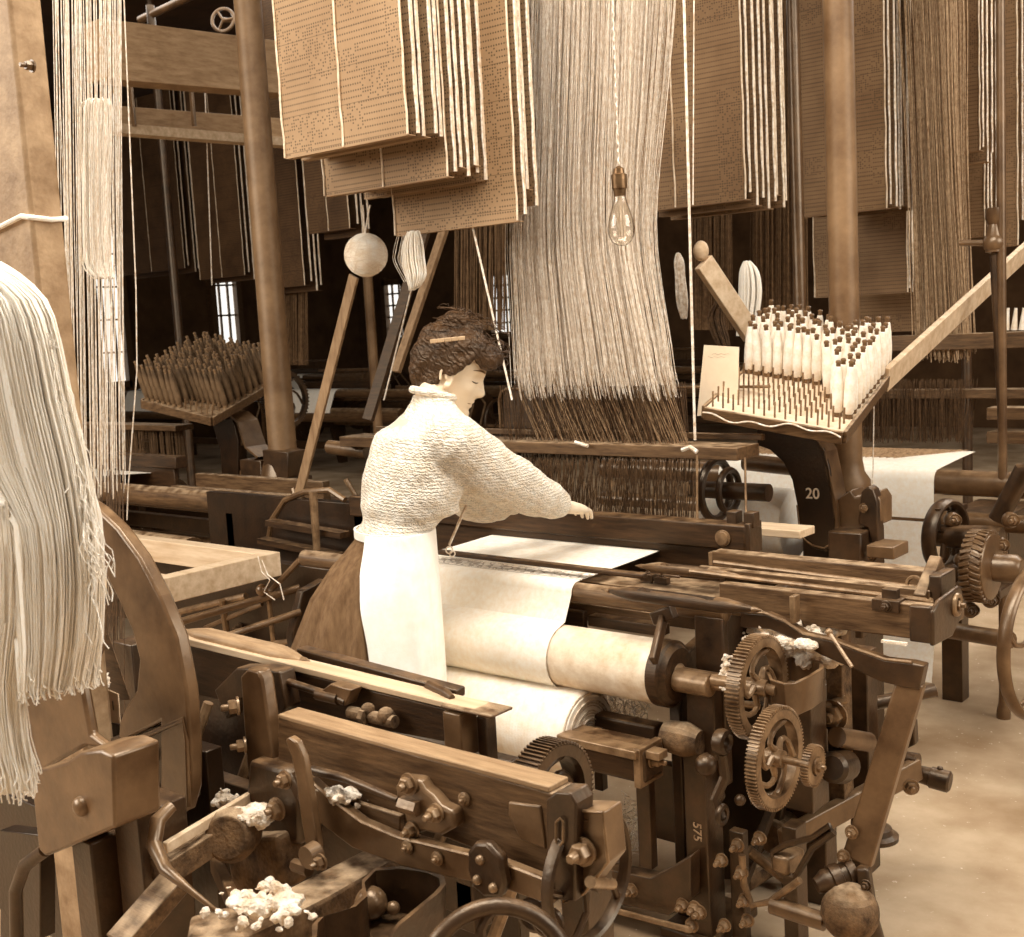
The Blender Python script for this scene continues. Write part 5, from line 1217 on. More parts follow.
# shuttle race: pale strip, front board, end posts
RYn = 1.50
a, b = P(185, 640, Y=RYn), P(490, 714, Y=RYn)
MB().prism([P(168, 634, Y=RYn), P(489, 713, Y=RYn), P(489, 719, Y=RYn), P(168, 641, Y=RYn)], (0, .045, 0)).build('race_strip', WOODL, NL, bevel=.002)
MB().prism([P(168, 641, Y=RYn+.005), P(462, 713, Y=RYn+.005), P(462, 745, Y=RYn+.005), P(168, 690, Y=RYn+.005)], (0, .035, 0)).build('race_front', WOODD, NL, bevel=.002)
MB().box(P(442, 711, Y=RYn-.01), P(463, 760, Y=RYn-.01)+V((0, .045, 0))).build('end_post', IRONG, NL, bevel=.003)
MB().box(P(476, 716, Y=RYn+.02), P(488, 768, Y=RYn+.02)+V((0, .03, 0))).build('end_post', IRON, NL, bevel=.003)
MB().box(P(440, 708, Y=RYn-.012), P(491, 716, Y=RYn-.012)+V((0, .06, 0))).build('end_cap', WOODM, NL, bevel=.004)
MB().prism([P(296, 648, Y=RYn+.07), P(455, 690, Y=RYn+.07), P(455, 700, Y=RYn+.07), P(296, 658, Y=RYn+.07)], (0, .03, 0)).build('back_guide', IRON, NL, bevel=.004)
MB().tube([P(430, 686, Y=RYn+.05), P(446, 693, Y=RYn+.03), P(452, 698, Y=RYn+.02)], [.012, .009, .006], 10).build('buffer', IRON, NL)
mb = MB(); mb.tube([P(282, 680, Y=RYn-.03), P(335, 697, Y=RYn-.03), P(346, 702, Y=RYn-.03)], .008, 10); mb.lathe(P(318, 694, Y=RYn-.03), EX, [(0, .012), (.06, .012)], 14); mb.build('guide_pin', IRON, NL)
mb = MB(); mb.prism([P(x, y, Y=RYn-.035) for x, y in ((312, 698), (345, 706), (351, 690), (330, 684))], (0, .03, 0)); mb.build('wire_catch', IRONG, NL, bevel=.002)
mb = MB(); mb.tube([P(350, 712, Y=RYn-.02), P(395, 722, Y=RYn-.02)], .012, 12); mb.ball(P(368, 710, Y=RYn-.02), .014); mb.ball(P(386, 716, Y=RYn-.02), .017); mb.lathe(P(362, 716, Y=RYn-.03), EX, [(0, .015), (.012, .015)], 6); mb.build('swivel_nuts', RUST, NL)
MB().prism([P(262, 722, Y=NY+.09), P(420, 765, Y=NY+.09), P(420, 772, Y=NY+.09), P(262, 729, Y=NY+.09)], (0, .03, 0)).build('lower_rail', WOODL, NL, bevel=.002)
# upright bracket with slot and nuts
pr([(240, 676), (247, 669), (258, 671), (262, 680), (275, 770), (280, 800), (250, 800), (246, 760), (243, 720)], NY-.0, .03, 'slotted_upright', IRONG, bevel=.005)
pr([(214, 690), (236, 668), (262, 668), (279, 672), (286, 708), (280, 716), (262, 690), (240, 700), (226, 720)], NY+.07, .04, 'race_bracket', IRON, bevel=.004)
mb = MB(); mb.bolt(P(238, 706, Y=NY-.01), V((-.5, -.8, 0)), .014, .016); mb.bolt(P(245, 745, Y=NY-.01), V((-.5, -.8, 0)), .012, .014); mb.bolt(P(277, 809, Y=NY-.06), -EY, .016, .014); mb.bolt(P(285, 780, Y=NY-.05), -EY, .013, .012); mb.build('bolt', STEEL, NL)
pr([(248, 760), (285, 770), (300, 800), (300, 846), (285, 846), (262, 840), (245, 800)], NY-.03, .06, 'knuckle', IRON, bevel=.01)
mb = MB(); mb.lathe(P(240, 830, Y=1.3), V((.5, -.8, .2)), [(0, .045), (.05, .05), (.07, .04)], 24); mb.build('rocker_boss', RUST, NL, bevel=.003)
pr([(222, 838), (276, 836), (286, 890), (258, 898), (232, 890)], 1.32, .06, 'rocker_web', RUST, bevel=.01)
# slanting slide bar covered in lint, and struts
MB().beam(P(160, 872, Y=1.12), P(262, 806, Y=1.38), .05, .045, EZ).build('slide_bar', RUST, NL, bevel=.003)
MB().beam(P(165, 848, Y=1.12), P(258, 792, Y=1.38), .012, .02, EZ).build('slide_rail', WOODL, NL, bevel=.002)
MB().beam(P(215, 862, Y=1.3), P(238, 912, Y=1.2), .04, .02, (0, 1, 0)).build('strut', IRONG, NL, bevel=.003)
MB().prism([P(190, 915, Z=.68), P(250, 900, Z=.68), P(290, 886, Z=.68), P(372, 845, Z=.68), P(395, 858, Z=.68), P(330, 895, Z=.68), P(272, 925, Z=.68), P(230, 945, Z=.68), P(185, 945, Z=.68)], (0, 0, -.06)).build('bed_casting', RUST, NL, bevel=.008)
MB().beam(P(120, 945, Y=1.0), P(178, 878, Y=1.12), .06, .03, (0, 0, 1)).build('strut', WOODM, NL, bevel=.003)
MB().tube([P(172, 806, Y=1.15), P(158, 820, Y=1.12), P(154, 845, Y=1.1), P(166, 870, Y=1.08), P(190, 890, Y=1.08), P(215, 910, Y=1.1)], [.011, .014, .014, .011, .006, .004], 10).build('bent_lever', IRONG, NL)
# open trough
rim = [P(x, y, Z=.705) for x, y in ((312, 925), (318, 918), (350, 908), (362, 895), (362, 880), (375, 868), (400, 866), (430, 870), (444, 876), (446, 884), (440, 892), (400, 925), (385, 945), (312, 945))]
open_tray(NL, rim, .12, .01, .08, IRON, 'iron_trough')
mb = MB(); mb.ball(P(371, 903, Z=.66), .028, 18, 12); mb.ball(P(393, 908, Z=.65), .012); mb.ball(P(420, 893, Z=.66), .01); mb.build('knob', STEEL, NL)
MB().box(P(455, 880, Y=1.5), P(475, 935, Y=1.5)+V((0, .05, 0))).build('frame_upright', IRON, NL, bevel=.003)
MB().box((-2.6, 1.55, .0), (-2.52, 1.7, .9)).build('frame_upright', IRON, NL, bevel=.003)
MB().box((-2.6, 1.5, .55), (P(470, 860, Y=1.5).x, 1.54, .66)).build('cross_rail', IRON, NL, bevel=.003)
MB().box((-1.3, 1.62, 0), (-1.24, 1.7, .72)).build('frame_leg', IRON, NL, bevel=.003)
MB().box((-1.9, 1.1, 0), (-1.82, 1.2, .8)).build('frame_leg', IRON, NL, bevel=.003)
# heaps of lint caught on the casting
for cx, cy, Y, w, h, lab in ((262, 905, 1.12, .035, .008, 'lint drift lying on the dusty bed casting at bottom left'), (225, 802, 1.36, .012, .008, 'crumbs of lint at the foot of the slotted upright'), (345, 795, 1.36, .018, .005, 'lint caught on the side plate of the near beam'), (255, 815, 1.3, .018, .008, 'lint resting on the round rocker boss')):
    waste(cx, cy, Y, w, h, lab, 26, 'lint_heap')
# ---- the big curved bracket with bolted foot, left
CB = thing('column_bracket', 'large grey curved iron bracket behind the hanging flax, bolted to a dark foot', 'bracket', (-1.9, 1.3, .3))
CY = 1.26
oc = [(80, 498), (96, 508), (117, 528), (139, 558), (159, 596), (176, 638), (186, 690), (190, 740), (190, 790), (184, 812), (172, 816)]
ic = [(160, 800), (160, 722), (125, 740), (118, 738), (119, 722), (125, 708), (136, 690), (139, 660), (132, 632), (118, 600), (104, 572), (90, 552), (78, 540)]
MB().prism([P(x, y, Y=CY) for x, y in oc+ic], (0, .03, 0)).build('curved_arm', IRONG, CB, bevel=.006)
pr([(110, 738), (184, 718), (188, 726), (188, 800), (150, 850), (112, 856)], CY+.02, .03, 'bolted_web', IRONB, CB)
MB().tube([P(x, y, Y=CY) for x, y in ((111, 748), (150, 734), (184, 719), (187, 740), (189, 806))], .005, 8).build('web_rim', IRONG, CB)
mb = MB(); mb.rivet(P(152, 755, Y=CY+.018), -EY, .016); mb.rivet(P(156, 792, Y=CY+.018), -EY, .018); mb.bolt(P(130, 785, Y=CY+.018), -EY, .018, .016); mb.box(P(134, 766, Y=CY+.015), P(146, 770, Y=CY+.015)+V((0, .01, 0))); mb.box(P(137, 800, Y=CY+.015), P(148, 805, Y=CY+.015)+V((0, .01, 0))); mb.build('bolt', STEEL, CB)
# socket block and post
sblk = pr([(30, 772), (45, 768), (66, 762), (80, 752), (100, 750), (113, 756), (115, 828), (45, 857), (38, 850)], 1.02, .09, 'socket_block', IRONG, CB, .006)
pr([(14, 640), (66, 640), (82, 690), (90, 735), (110, 750), (84, 746), (66, 756), (46, 768), (20, 775)], 1.1, .02, 'arm_root', IRONG, CB, .006)
MB().rivet(P(82, 806, Y=1.02), -EY, .018).build('rivet', IRONG, sblk)
MB().box(P(70, 835, Y=1.06), P(102, 960, Y=1.06)+V((0, .06, 0))).build('post', IRON, CB, bevel=.004)
MB().tube([P(45, 850, Y=1.04), P(25, 865, Y=1.03), P(16, 890, Y=1.03), P(17, 945, Y=1.03)], .013, 10).build('curved_rail', IRON, CB)
pr([(118, 850), (150, 850), (175, 880), (120, 937), (95, 937), (100, 850)], 1.22, .04, 'side_web', IRONB, CB)
pr([(0, 830), (40, 835), (40, 940), (0, 940)], 1.3, .04, 'side_web', IRONB, CB)
pr([(96, 640), (108, 634), (130, 700), (112, 700)], 1.4, .002, 'tag_card', WOODM, CB)
pr([(82, 596), (106, 604), (106, 645), (96, 668), (82, 650)], 1.3, .002, 'hanging_card', WOODM, CB)
o = pr([(104, 688), (118, 694), (120, 724), (106, 722)], 1.36, .003, 'tag_card', WOODL, CB)
text_mesh('1', .03, .0005, Matrix.Translation(P(113, 706, Y=1.358)) @ Matrix.Rotation(radians(90), 4, 'X'), IRON, 'tag_number', o)
waste(104, 682, 1.33, .008, .005, 'small cotton tuft stuck on the little tag card in the bracket opening', 12)
# ---- wide painted column at far left edge
c = P(28, 300, Y=1.25); r = (P(62, 300, Y=1.25)-P(-20, 300, Y=1.25)).length/2; cc = P(21, 300, Y=1.25)
PC = thing('painted_column', 'broad flaking painted column at the far left edge tied with a cord', 'column', (cc.x, cc.y+.06, 0))
cx_, cy_ = cc.x, cc.y+.06
a0 = [V((cx_-.13, cy_-.05, 0)), V((cx_+.052, cy_-.05, 0)), V((cx_+.052, cy_+.02, 0)), V((cx_-.13, cy_+.02, 0))]
MB().prism([a0[0], a0[1], a0[2], a0[3]], (0, 0, 4.8)).build('post_shaft', mat('flaking_paint', .42, .62, .6, 11, .4), PC, bevel=.008)
zt = P(30, 217, Y=cy_-.055).z
MB().tube([V((cx_-.132, cy_-.057, zt-.02)), V((cx_-.02, cy_-.059, zt-.004)), V((cx_+.03, cy_-.058, zt+.004)), V((cx_+.054, cy_-.056, zt)), V((cx_+.057, cy_-.01, zt-.004)), V((cx_+.054, cy_+.024, zt)), V((cx_-.13, cy_+.026, zt)), V((cx_-.135, cy_, zt-.01))], .0055, 8, closed=True).build('tied_cord', FLAX, PC)
MB().bolt(P(32, 66, Y=cy_-.052), -EY, .009, .012).build('square_bolt', IRONG, PC)
# ---- hanging flax
def flax(name, label, strands, cat='flax'):
    mb = MB()
    for q in strands: mb.tube(q, .0016, 4, caps=False)
    return tag(mb.build(name, FLAX, sharp=0), label, cat)
FY = .88
prof_main = [(268, -30, 5), (290, -30, 28), (330, -30, 50), (380, -30, 72), (440, -30, 95), (500, -30, 100), (560, -30, 98), (600, -30, 96), (690, -30, 92)]
st = []; body_ = MB()
def hank_core(tab, Y, dep, n=28):
    rings = []
    for y, xl, xr in tab:
        a, b = P(xl, y, Y=Y), P(xr, y, Y=Y); c = (a+b)/2; hw = (b-a).length/2; u = (b-a).normalized()
        rings.append([c+u*(hw*cos(2*pi*k/n)*(1+.05*sin(k*5)))+EY*(dep*sin(2*pi*k/n)*(1+.18*sin(k*3.7))) for k in range(n)])
    return rings
main = [(262, -60, -20), (275, -60, 5), (300, -60, 34), (340, -60, 48), (400, -50, 60), (460, -40, 75), (520, 20, 84), (580, 26, 88), (640, 36, 84), (682, 42, 76)]
left = [(500, -40, 22), (560, -40, 28), (620, -40, 26), (680, -36, 18), (740, -30, 22), (790, -20, 30)]
FH = thing('flax_hank', 'large pale hank of flax hanging at the left edge with frayed ends', 'flax hank', P(10, 300, Y=FY))
core = MB(); core.loft(hank_core(main, FY, .05)); o = core.build('main_tress', FLAX, FH, sharp=0)
core = MB(); core.loft(hank_core(left, FY-.04, .025)); core.build('side_tress', FLAX, FH, sharp=0)
def tresses(tab, Y, dep, n, r, flare=4, extra=8):
    mb = MB()
    for k in range(n):
        f = random.random()*2*pi; rad = 1.02+random.gauss(0, .02); q = []; fx = random.gauss(0, flare); y_end = tab[-1][0]+random.uniform(-25, extra+15)
        st_ = random.choice([0, 0, 1, 2, 3])
        for i, (y, xl, xr) in enumerate(tab[st_:]):
            yy = min(y, y_end); a, b = P(xl, yy, Y=Y), P(xr, yy, Y=Y); c = (a+b)/2; hw = (b-a).length/2; u = (b-a).normalized()
            s = (i+st_)/(len(tab)-1); q.append(c+u*(hw*cos(f)*rad+fx*.0007*s*s+random.gauss(0, .001))+EY*(dep*sin(f)*rad))
        q.append(q[-1]+V((random.gauss(0, .004), random.gauss(0, .004), -random.uniform(.003, .02)))); q, _ = smooth_pts(q, 2); mb.tube(q, r, 4, caps=False)
    return mb
o = tresses(main, FY, .052, 420, .0011, 6).build('flax_strand', FLAX, FH, sharp=0); o['kind'] = 'stuff'
o = tresses(left, FY-.04, .028, 160, .0012, 8).build('flax_strand', FLAX, FH, sharp=0); o['kind'] = 'stuff'
mb = MB()      # loose stray threads on the right flank
for k in range(75):
    y = random.uniform(330, 560); x = interp([(300, 34), (340, 46), (400, 58), (460, 74), (520, 84), (600, 88)], y); q = [P(x, y, Y=FY)]; L_ = random.randint(4, 11); vx = random.uniform(.004, .012)
    for j in range(L_): q.append(q[-1]+V((vx*random.uniform(.2, 1.0)*.8, random.gauss(0, .004), -random.uniform(.006, .02)))); vx *= .9; q[-1] += V((random.gauss(0, .003), 0, 0))
    mb.tube(q, .0008, 4, caps=False)
for pts in ([(32, 318), (44, 322), (38, 330), (52, 335), (44, 342), (58, 348)], [(40, 335), (55, 341), (50, 352)], [(84, 520), (110, 560), (102, 580), (110, 600)], [(70, 450), (86, 480), (84, 500), (96, 520)]): mb.tube([P(x, y, Y=FY) for x, y in pts], .0011, 4)
o = mb.build('stray_thread', FLAX, FH, sharp=0); o['kind'] = 'stuff'
# ---- shuttles
def shuttle(a, b, w, h, label, m=WOODM, cavity=True, tip=True):
    a, b = V(a), V(b); L_ = (b-a).length; u, v, ax = frame_from(b-a); t = thing('shuttle', label, 'shuttle', (a+b)/2)
    rings = []; cav = []
    for i in range(33):
        s = i/32; e = min(s, 1-s); k = min(1, (e/.2))**.62 if e < .2 else 1; c = a+(b-a)*s; n = 24; rg = []
        dep = h*.62 if cavity and .28 < s < .72 else 0
        for j in range(n):
            an = 2*pi*j/n; ca, sa = cos(an), sin(an); x = w/2*k*abs(ca)**.75*(1 if ca > 0 else -1); z = h/2*k*abs(sa)**.75*(1 if sa > 0 else -1)
            if dep and z > 0 and abs(x) < w*.34: z = h/2-dep
            rg.append(c+u*x+v*z)
        rings.append(rg)
    MB().loft(rings).build('shuttle_body', m, t)
    for e, dr in ((a, -ax), (b, ax)): MB().lathe(e-dr*.012, dr, [(0, h*.22), (.01, h*.2), (.028, .0008)], 14).build('metal_tip', STEEL, t)
    if cavity: MB().tube([a+(b-a)*.32+v*h*.2, a+(b-a)*.6+v*h*.2, a+(b-a)*.68+v*h*.2], [w*.16, w*.16, w*.06], 12).build('spindle', IRON, t)
    return t
sY = 1.535
shuttle(P(183, 631, Y=sY), P(306, 661, Y=sY), .05, .036, 'long wooden boat shuttle lying on the pale race at the left of the weaver skirt', mat('shuttle_wood', .46, .64, .4, 7, .1, stretch=(1.5, 12, 12)), cavity=False)
shuttle(P(606, 590, Z=BRZ+.018), P(757, 610, Z=BRZ+.018), .042, .036, 'dark wooden shuttle lying on the breast beam with bright pointed tip', WOODD)
shuttle(P(640, 566, Z=BRZ+.03), P(735, 575, Z=BRZ+.03), .036, .03, 'wooden shuttle lying just behind the clamp beside the cloth edge', WOODM)
# ---- pale wooden frame lying in the next loom bay
FRW = thing('timber_frame', 'pale squared timber frame lying level left of the weaver', 'frame', (-3.4, 2.3, .8))
c1, c2, c3 = P(262, 556, Z=.86), P(170, 578, Z=.86), P(120, 530, Z=.86); c0 = P(168, 588, Z=.86); far = P(120, 536, Z=.86)
fx1 = c1.x; fy1 = c1.y; fy0 = P(165, 580, Z=.86).y; fx0 = -4.6; wd_ = .06; th_ = .085; fy1 += .08
MB().box((fx1-wd_, fy0, .86-th_), (fx1, fy1, .86)).build('end_rail', WOODL, FRW, bevel=.003)
MB().box((fx0, fy1-wd_, .86-th_), (fx1-wd_, fy1, .86)).build('long_rail', WOODL, FRW, bevel=.003)
MB().box((fx0, fy0, .86-th_), (fx1-wd_, fy0+wd_, .86)).build('long_rail', WOODL, FRW, bevel=.003)
# ================================================================ looms further down the shed
def generic_loom(label, ox, oy, cloth=True, m1=IRON):
    """loom of width 2.5 whose right end is at ox and breast beam at oy"""
    t = thing('power_loom', label, 'loom', (ox, oy, 0)); x0, x1 = ox-2.5, ox
    def B(n, a, b, m=IRON, bv=.004): return MB().box((ox+a[0], oy+a[1], a[2]), (ox+b[0], oy+b[1], b[2])).build(n, m, t, bevel=bv)
    for xe in (-.08, -2.5):
        pts = [V((ox+xe, oy+y, z)) for y, z in ((0, 0), (.1, 0), (.14, .45), (.5, .5), (.9, .45), (1.0, 0), (1.12, 0), (1.12, .8), (.9, .95), (.6, .78), (.3, .82), (.12, .92), (0, .9))]
        MB().prism(pts, (.05, 0, 0)).build('side_frame', m1, t, bevel=.004)
    MB().lathe((x0, oy+.06, .93), EX, [(0, .045), (2.5, .045)], 20).build('breast_beam', WOODM, t)
    MB().lathe((x0+.1, oy-.02, .7), EX, [(0, .08), (2.1, .08)], 24).build('take_up_roller', WOODM, t)
    B('sley_cap', (-2.4, .48, .98), (-1.1, .55, 1.04), WOODD); B('reed_board', (-2.4, .5, .84), (-1.15, .53, .98), WOODD)
    B('shuttle_box_front', (-.75, .2, .86), (.15, .24, .95), WOODM); B('shuttle_box_back', (-.75, .34, .9), (.15, .38, .99), WOODM)
    B('shuttle_box_front', (-2.6, .2, .86), (-1.9, .24, .95), WOODM); B('race_board', (-2.6, .2, .84), (.15, .45, .87), WOODM)
    B('comber_board', (-2.4, .7, 1.14), (-1.4, .82, 1.17), WOODM); B('cross_rail', (-2.45, .9, .55), (-.08, .95, .63)); B('cross_rail', (-2.45, .12, .3), (-.08, .16, .38))
    MB().lathe((x0+.2, oy+1.2, .6), EX, [(0, .2), (.02, .2), (.021, .15), (2.0, .15), (2.001, .2), (2.02, .2)], 28).build('warp_beam', WOODD, t)
    gear(t, V((ox+.02, oy+.02, .62)), .13, .03, 60); gear(t, V((ox+.04, oy-.04, .42)), .1, .03, 50)
    wheel(t, V((ox+.2, oy+.95, .55)), .24, .018, 'drive_wheel', IRON, 6)
    MB().tube([V((ox-2.5, oy+.95, .5)), V((ox+.3, oy+.95, .5))], .022, 12).build('drive_shaft', STEEL, t)
    for k in range(4): MB().tube([V((ox-.1+.02*k, oy+.2+.2*k, .3)), V((ox+.05, oy+.3+.2*k, .75)), V((ox-.05, oy+.35+.15*k, .95))], .013, 8).build('linkage_rod', STEEL, t)
    MB().beam((ox+.1, oy+.3, .2), (ox+.14, oy+.28, .9), .05, .025, EY).build('picking_stick', WOODM, t)
    if cloth:
        pf = [(oy+.5, .95), (oy+.1, .982), (oy+.05, .98), (oy+.01, .96), (oy-.01, .93), (oy-.09, .75), (oy-.1, .7), (oy-.07, .64)]
        sheet(MB(), pf, ox-2.3, ox-1.35, .002).build('cloth', CLOTH, t)
    mb = MB()
    for k in range(260):
        f = random.random(); y = oy+.76+random.uniform(-.05, .05); mb.tube([V((ox-2.3+.85*f, y, .98)), V((ox-2.3+.85*f, y, 1.14))], .0016, 4, caps=False)
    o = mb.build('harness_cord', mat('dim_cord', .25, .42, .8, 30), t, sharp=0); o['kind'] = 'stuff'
    return t
G = generic_loom('dim loom left of the weaver, under the left bobbin tray', -4.0, 3.0)
dup(G, (-3.1, 0, 0), 'dim loom at far left, second along from the weaver in her row')
dup(G, (-.6, 2.9, 0), 'dim loom seen between the leaning lath and the left column, one row back')
dup(G, (-3.7, 2.9, 0), 'dim loom one row back at the far left behind the left bobbin tray')
dup(G, (-7, 2.9, 0), 'remote dim loom at the left end of the second row')
dup(G, (-1.5, 6.2, 0), 'distant loom far back between the columns under dark card chains')
dup(G, (-5.0, 6.2, 0), 'distant loom far back at the left behind the thin rod')
dup(G, (1.6, 6.2, 0), 'distant loom far behind the white bobbin tray')
# ---- the loom of the next row, right of the bracket
RL_ = thing('power_loom', 'right-hand loom with white cloth, dark pulleys and spoked hand wheel', 'loom', (-1.6, 5, 0))
by = P(942, 468, Z=.96).y; bx = P(938, 468, Z=.96).x
MB().lathe((bx-1.6, by, .905), EX, [(0, .05), (3.2, .05)], 24).build('breast_beam', IRONG, RL_)
MB().lathe((bx-1.6, by-.02, .76), EX, [(0, .035), (3.0, .035)], 20).build('lower_roller', IRONG, RL_)
pf = [(by+.42, .975), (by+.25, .97), (by+.02, .958)]+[(by-.052*sin(radians(a)), .905+.053*cos(radians(a))) for a in (20, 40, 60, 80)]+[(by-.055, .8), (by-.05, .6), (by-.06, .3), (by-.1, .12)]
mbw = sheet(MB(), pf, bx-.95, bx, .002)
o = mbw.build('woven_cloth', CLOTH); tag(o, 'plain white cloth coming over the breast beam of the right-hand loom', 'cloth')
mb = MB()
for k in range(30):
    x = bx-.9+.9*k/30; mb.tube([V((x, by+.42, .98)), V((x-.2, by+.12, .978))], .002, 4)
mb.build('warp_line', mat('brown_cord', .34, .6, .8, 50), o)
MB().box((bx-1.2, by+.9, 1.38), (bx+1.2, by+1.0, 1.45)).build('comber_rail', WOODM, RL_, bevel=.003); MB().box((bx-1.2, by+.85, 1.16), (bx+1.5, by+.95, 1.2)).build('comber_rail', WOODM, RL_, bevel=.003)
for z in (1.0, 1.1): MB().box((bx+.02, by+.5, z), (bx+1.2, by+.6, z+.05)).build('shuttle_box', WOODM, RL_, bevel=.003)
MB().box((P(940, 510, Y=4.7).x, 4.7, .0), (P(948, 510, Y=4.7).x+.05, 4.78, .8)).build('frame_upright', IRON, RL_, bevel=.003)
MB().box((bx+.02, by+.05, .55), (bx+.25, by+.4, .78)).build('iron_box', IRON, RL_, bevel=.004)
c = P(946, 536, Y=4.35); mb = MB(); mb.ring(c, V((1, -.15, 0)), .125, .016, 48, 10, 1.8); mb.lathe(c-EX*.04, EX, [(0, .04), (.2, .05), (.24, .045)], 20)
for k in range(4):
    a = pi/2*k+.6; mb.tube([c+V((0, .03*cos(a), .03*sin(a))), c+V((0, .09*cos(a+.5), .09*sin(a+.5))), c+V((0, .14*cos(a), .14*sin(a)))], .011, 8)
mb.build('belt_pulley', IRON, RL_)
c = P(981, 566, Y=4.2); mb = MB(); mb.lathe(c-EX*.05, EX, [(0, .08), (.01, .115), (.035, .125), (.065, .125), (.09, .115), (.1, .08)], 44)
for k in range(34):
    a = 2*pi*k/34
    for s in (-1, 1): mb.beam(c+V((s*.018-.018, .121*cos(a), .121*sin(a))), c+V((s*.018+.018, .121*cos(a+.09*s), .121*sin(a+.09*s))), .014, .016, V((0, cos(a), sin(a))))
mb.lathe(c-EX*.0, EX, [(0, .05), (.12, .05), (.14, .035)], 20); mb.build('ratchet_drum', IRONG, RL_, bevel=.002)
wheel(RL_, P(1040, 640, Y=3.9), .245, .014, 'hand_wheel', IRONG, 5, V((1, -.15, 0)), 1.6)
MB().tube([P(935, 628, Y=4.3), P(1010, 640, Y=4.1)], .03, 14).build('drive_shaft', IRONG, RL_)
MB().box(P(950, 585, Y=4.3), P(1000, 600, Y=4.3)+V((0, .4, 0))).build('bearing_block', IRON, RL_, bevel=.006)
mb = MB()
for x, y in ((952, 520), (962, 560), (1000, 545), (1010, 520), (990, 600), (970, 610)): mb.ball(P(x, y, Y=4.35), .03); mb.bolt(P(x+4, y, Y=4.28), -EY, .016, .02)
mb.build('boss', IRONG, RL_)
MB().tube([P(998, 520, Y=4.4), P(1024, 470, Y=4.4), P(1040, 470, Y=4.4)], .035, 12).build('curved_guard', IRON, RL_)
for x in (1006, 1014, 1022, 1030): MB().tube([P(x, 330, Y=5.2), P(x+2, 308, Y=5.2)], [.014, .006], 10).build('bobbin', YB, RL_)
o = MB().tube([P(874, 393, Y=3.75), P(873, 470, Y=3.75), P(871, 500, Y=3.75)], .002, 6).build('weight_cord', CORD); tag(o, 'short thin cord hanging below the rear corner of the white bobbin tray', 'cord')
# small iron tap-like fitting on the pipe at the right
o = MB(); o.lathe(P(994, 252, Y=4.6), EZ, [(0, .03), (.06, .03), (.1, .02), (.12, .03), (.16, .03)], 18); o.ball(P(994, 243, Y=4.6), .04); o.tube([P(960, 243, Y=4.6), P(994, 243, Y=4.6)], .012, 10); o = o.build('pipe_fitting', IRONG); tag(o, 'pale round pipe fitting on the thin rod at upper right', 'fitting')
o = MB().tube([P(994, 255, Y=4.6), P(1002, 420, Y=4.6), P(1003, 560, Y=4.6)], .016, 12).build('iron_rod', IRON); tag(o, 'iron rod dropping from the pale round pipe fitting at upper right', 'rod')
# dark gear clutter under and behind the pale frame
CLT = thing('lift_motion', 'dark group of gears and levers left of the weaver skirt', 'machinery', (-3.3, 2.6, 0))
gear(CLT, P(250, 650, Y=2.75), .11, .03, 50, m=IRON); gear(CLT, P(292, 612, Y=2.9), .09, .03, 44, m=IRON); gear(CLT, P(285, 400, Y=4.4), .16, .03, 50, m=IRON)
wheel(CLT, P(238, 588, Y=2.95), .13, .014, 'hand_wheel', IRON, 5)
MB().box((-4.4, 2.72, .2), (-3.0, 2.76, .8)).build('frame_panel', IRONB, CLT, bevel=.004)
MB().box((-4.2, 3.0, .3), (-2.9, 3.04, .98)).build('frame_panel', IRONB, CLT, bevel=.004)
for k, (xa, ya, xb, yb) in enumerate(((205, 628, 262, 604), (190, 655, 300, 640), (222, 600, 232, 668), (268, 590, 275, 660), (300, 560, 262, 600), (180, 612, 246, 596))):
    MB().tube([P(xa, ya, Y=2.62), P(xb, yb, Y=2.66)], .009+.002*(k % 3), 8).build('lever_rod', STEEL if k % 2 else IRONG, CLT)
MB().ball(P(262, 590, Y=2.6), .022).build('boss', IRONG, CLT); MB().ball(P(214, 642, Y=2.6), .018).build('boss', IRONG, CLT)
mb = MB()
for q in ([(258, 556), (262, 572), (270, 580), (264, 592), (275, 600)], [(262, 560), (268, 575), (280, 584), (284, 600)]): mb.tube([P(x, y, Y=2.5) for x, y in q], .002, 5)
mb.build('loose_string', CORD, CLT)
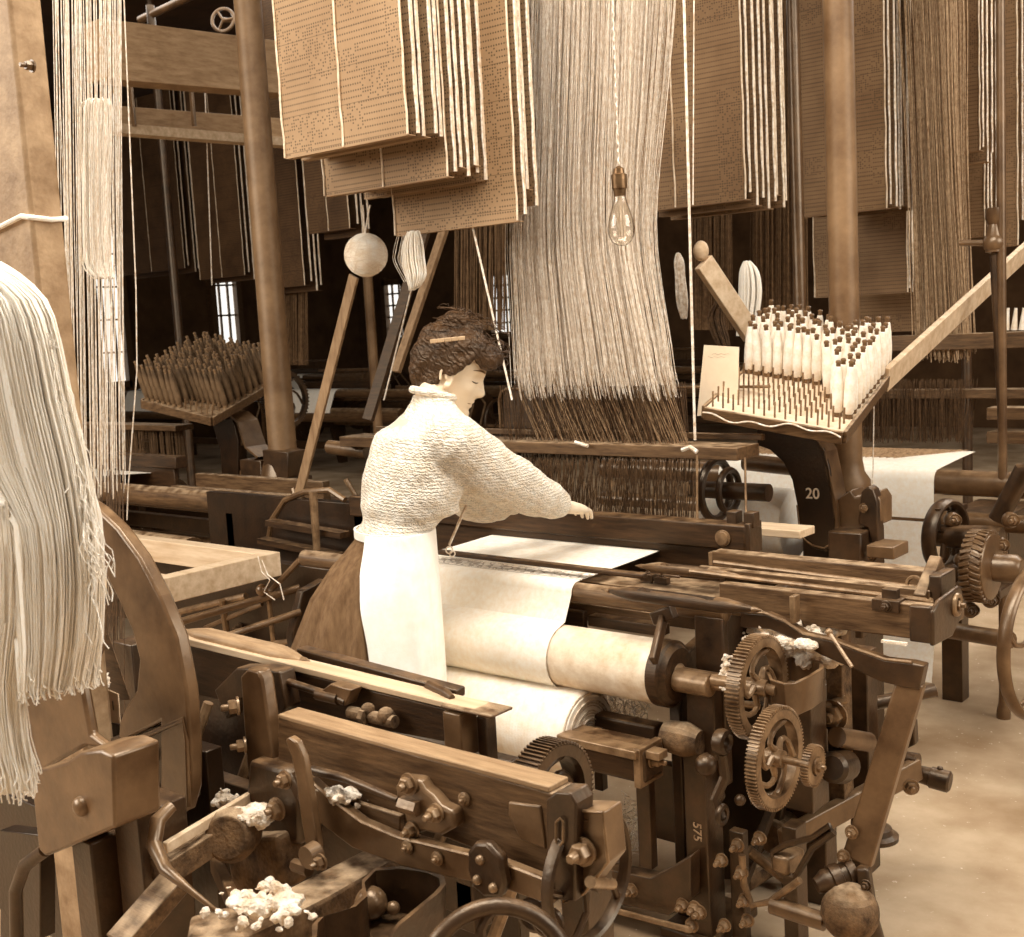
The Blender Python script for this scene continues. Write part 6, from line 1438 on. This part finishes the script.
# levers in the aisle left of the weaver
mb = MB(); mb.tube([P(x, y, Y=3.0) for x, y in ((268, 545), (272, 520), (285, 500), (305, 492), (330, 490), (345, 500))], .012, 8); mb.tube([P(x, y, Y=3.05) for x, y in ((285, 540), (295, 512), (320, 500), (345, 510))], .01, 8)
o = mb.build('curved_lever', IRONG); tag(o, 'pair of curved iron levers at the foot of the leaning lath', 'lever')
o = MB().tube([P(313, 492, Y=2.9), P(317, 550, Y=2.9)], [.016, .014], 12).build('steel_post', STEEL); tag(o, 'short bright steel post standing just left of the weaver waist', 'post')
for (xa, ya, xb, yb, lab) in ((270, 522, 345, 535, 'upper polished rod running behind the weaver waist at left'), (262, 540, 340, 556, 'lower polished rod running behind the weaver waist at left'), (240, 560, 310, 580, 'dark flat bar left of the weaver skirt')):
    o = MB().beam(P(xa, ya, Y=2.95), P(xb, yb, Y=2.95), .05, .022, EZ).build('rail', WOODD); tag(o, lab, 'rail')
for (xa, ya, xb, yb, Y, r, lab) in ((180, 622, 300, 588, 2.4, .014, 'slim steel shaft slanting under the pale wooden frame'), (215, 640, 300, 612, 2.3, .012, 'dark shaft lying lower under the pale wooden frame'), (200, 600, 290, 596, 2.8, .02, 'thick dark shaft behind the pale wooden frame corner')):
    o = MB().tube([P(xa, ya, Y=Y), P(xb, yb, Y=Y+.3)], r, 10).build('shaft', IRONG); tag(o, lab, 'shaft')
# overhead valve wheel, pipes
mb = MB(); c = P(223, 20, Y=6.2); mb.ring(c, V((.6, -1, .2)), .09, .014, 30, 8); mb.tube([c, c+V((.1, .3, 0))], .02, 8)
for k in range(3): a = 2*pi*k/3; mb.tube([c, c+V((.08*cos(a), .03*cos(a), .08*sin(a)))], .01, 6)
o = mb.build('valve_wheel', IRONG); tag(o, 'small iron valve wheel above the upper beam left of the left column', 'valve wheel')
o = MB().tube([P(140, 20, Y=5.8), P(200, -8, Y=5.8)], .03, 10).build('pipe', IRONG); tag(o, 'iron pipe slanting above the upper beam at top left', 'pipe')
for x, lab in ((133, 'left iron strap hanging between the two beams'), (193, 'right iron strap hanging between the two beams')):
    o = MB().box(P(x-4, 62, X=-6.75), P(x+4, 126, X=-6.75)+V((-.03, 0, 0))).build('hanger_strap', IRONG, bevel=.003); tag(o, lab, 'strap')
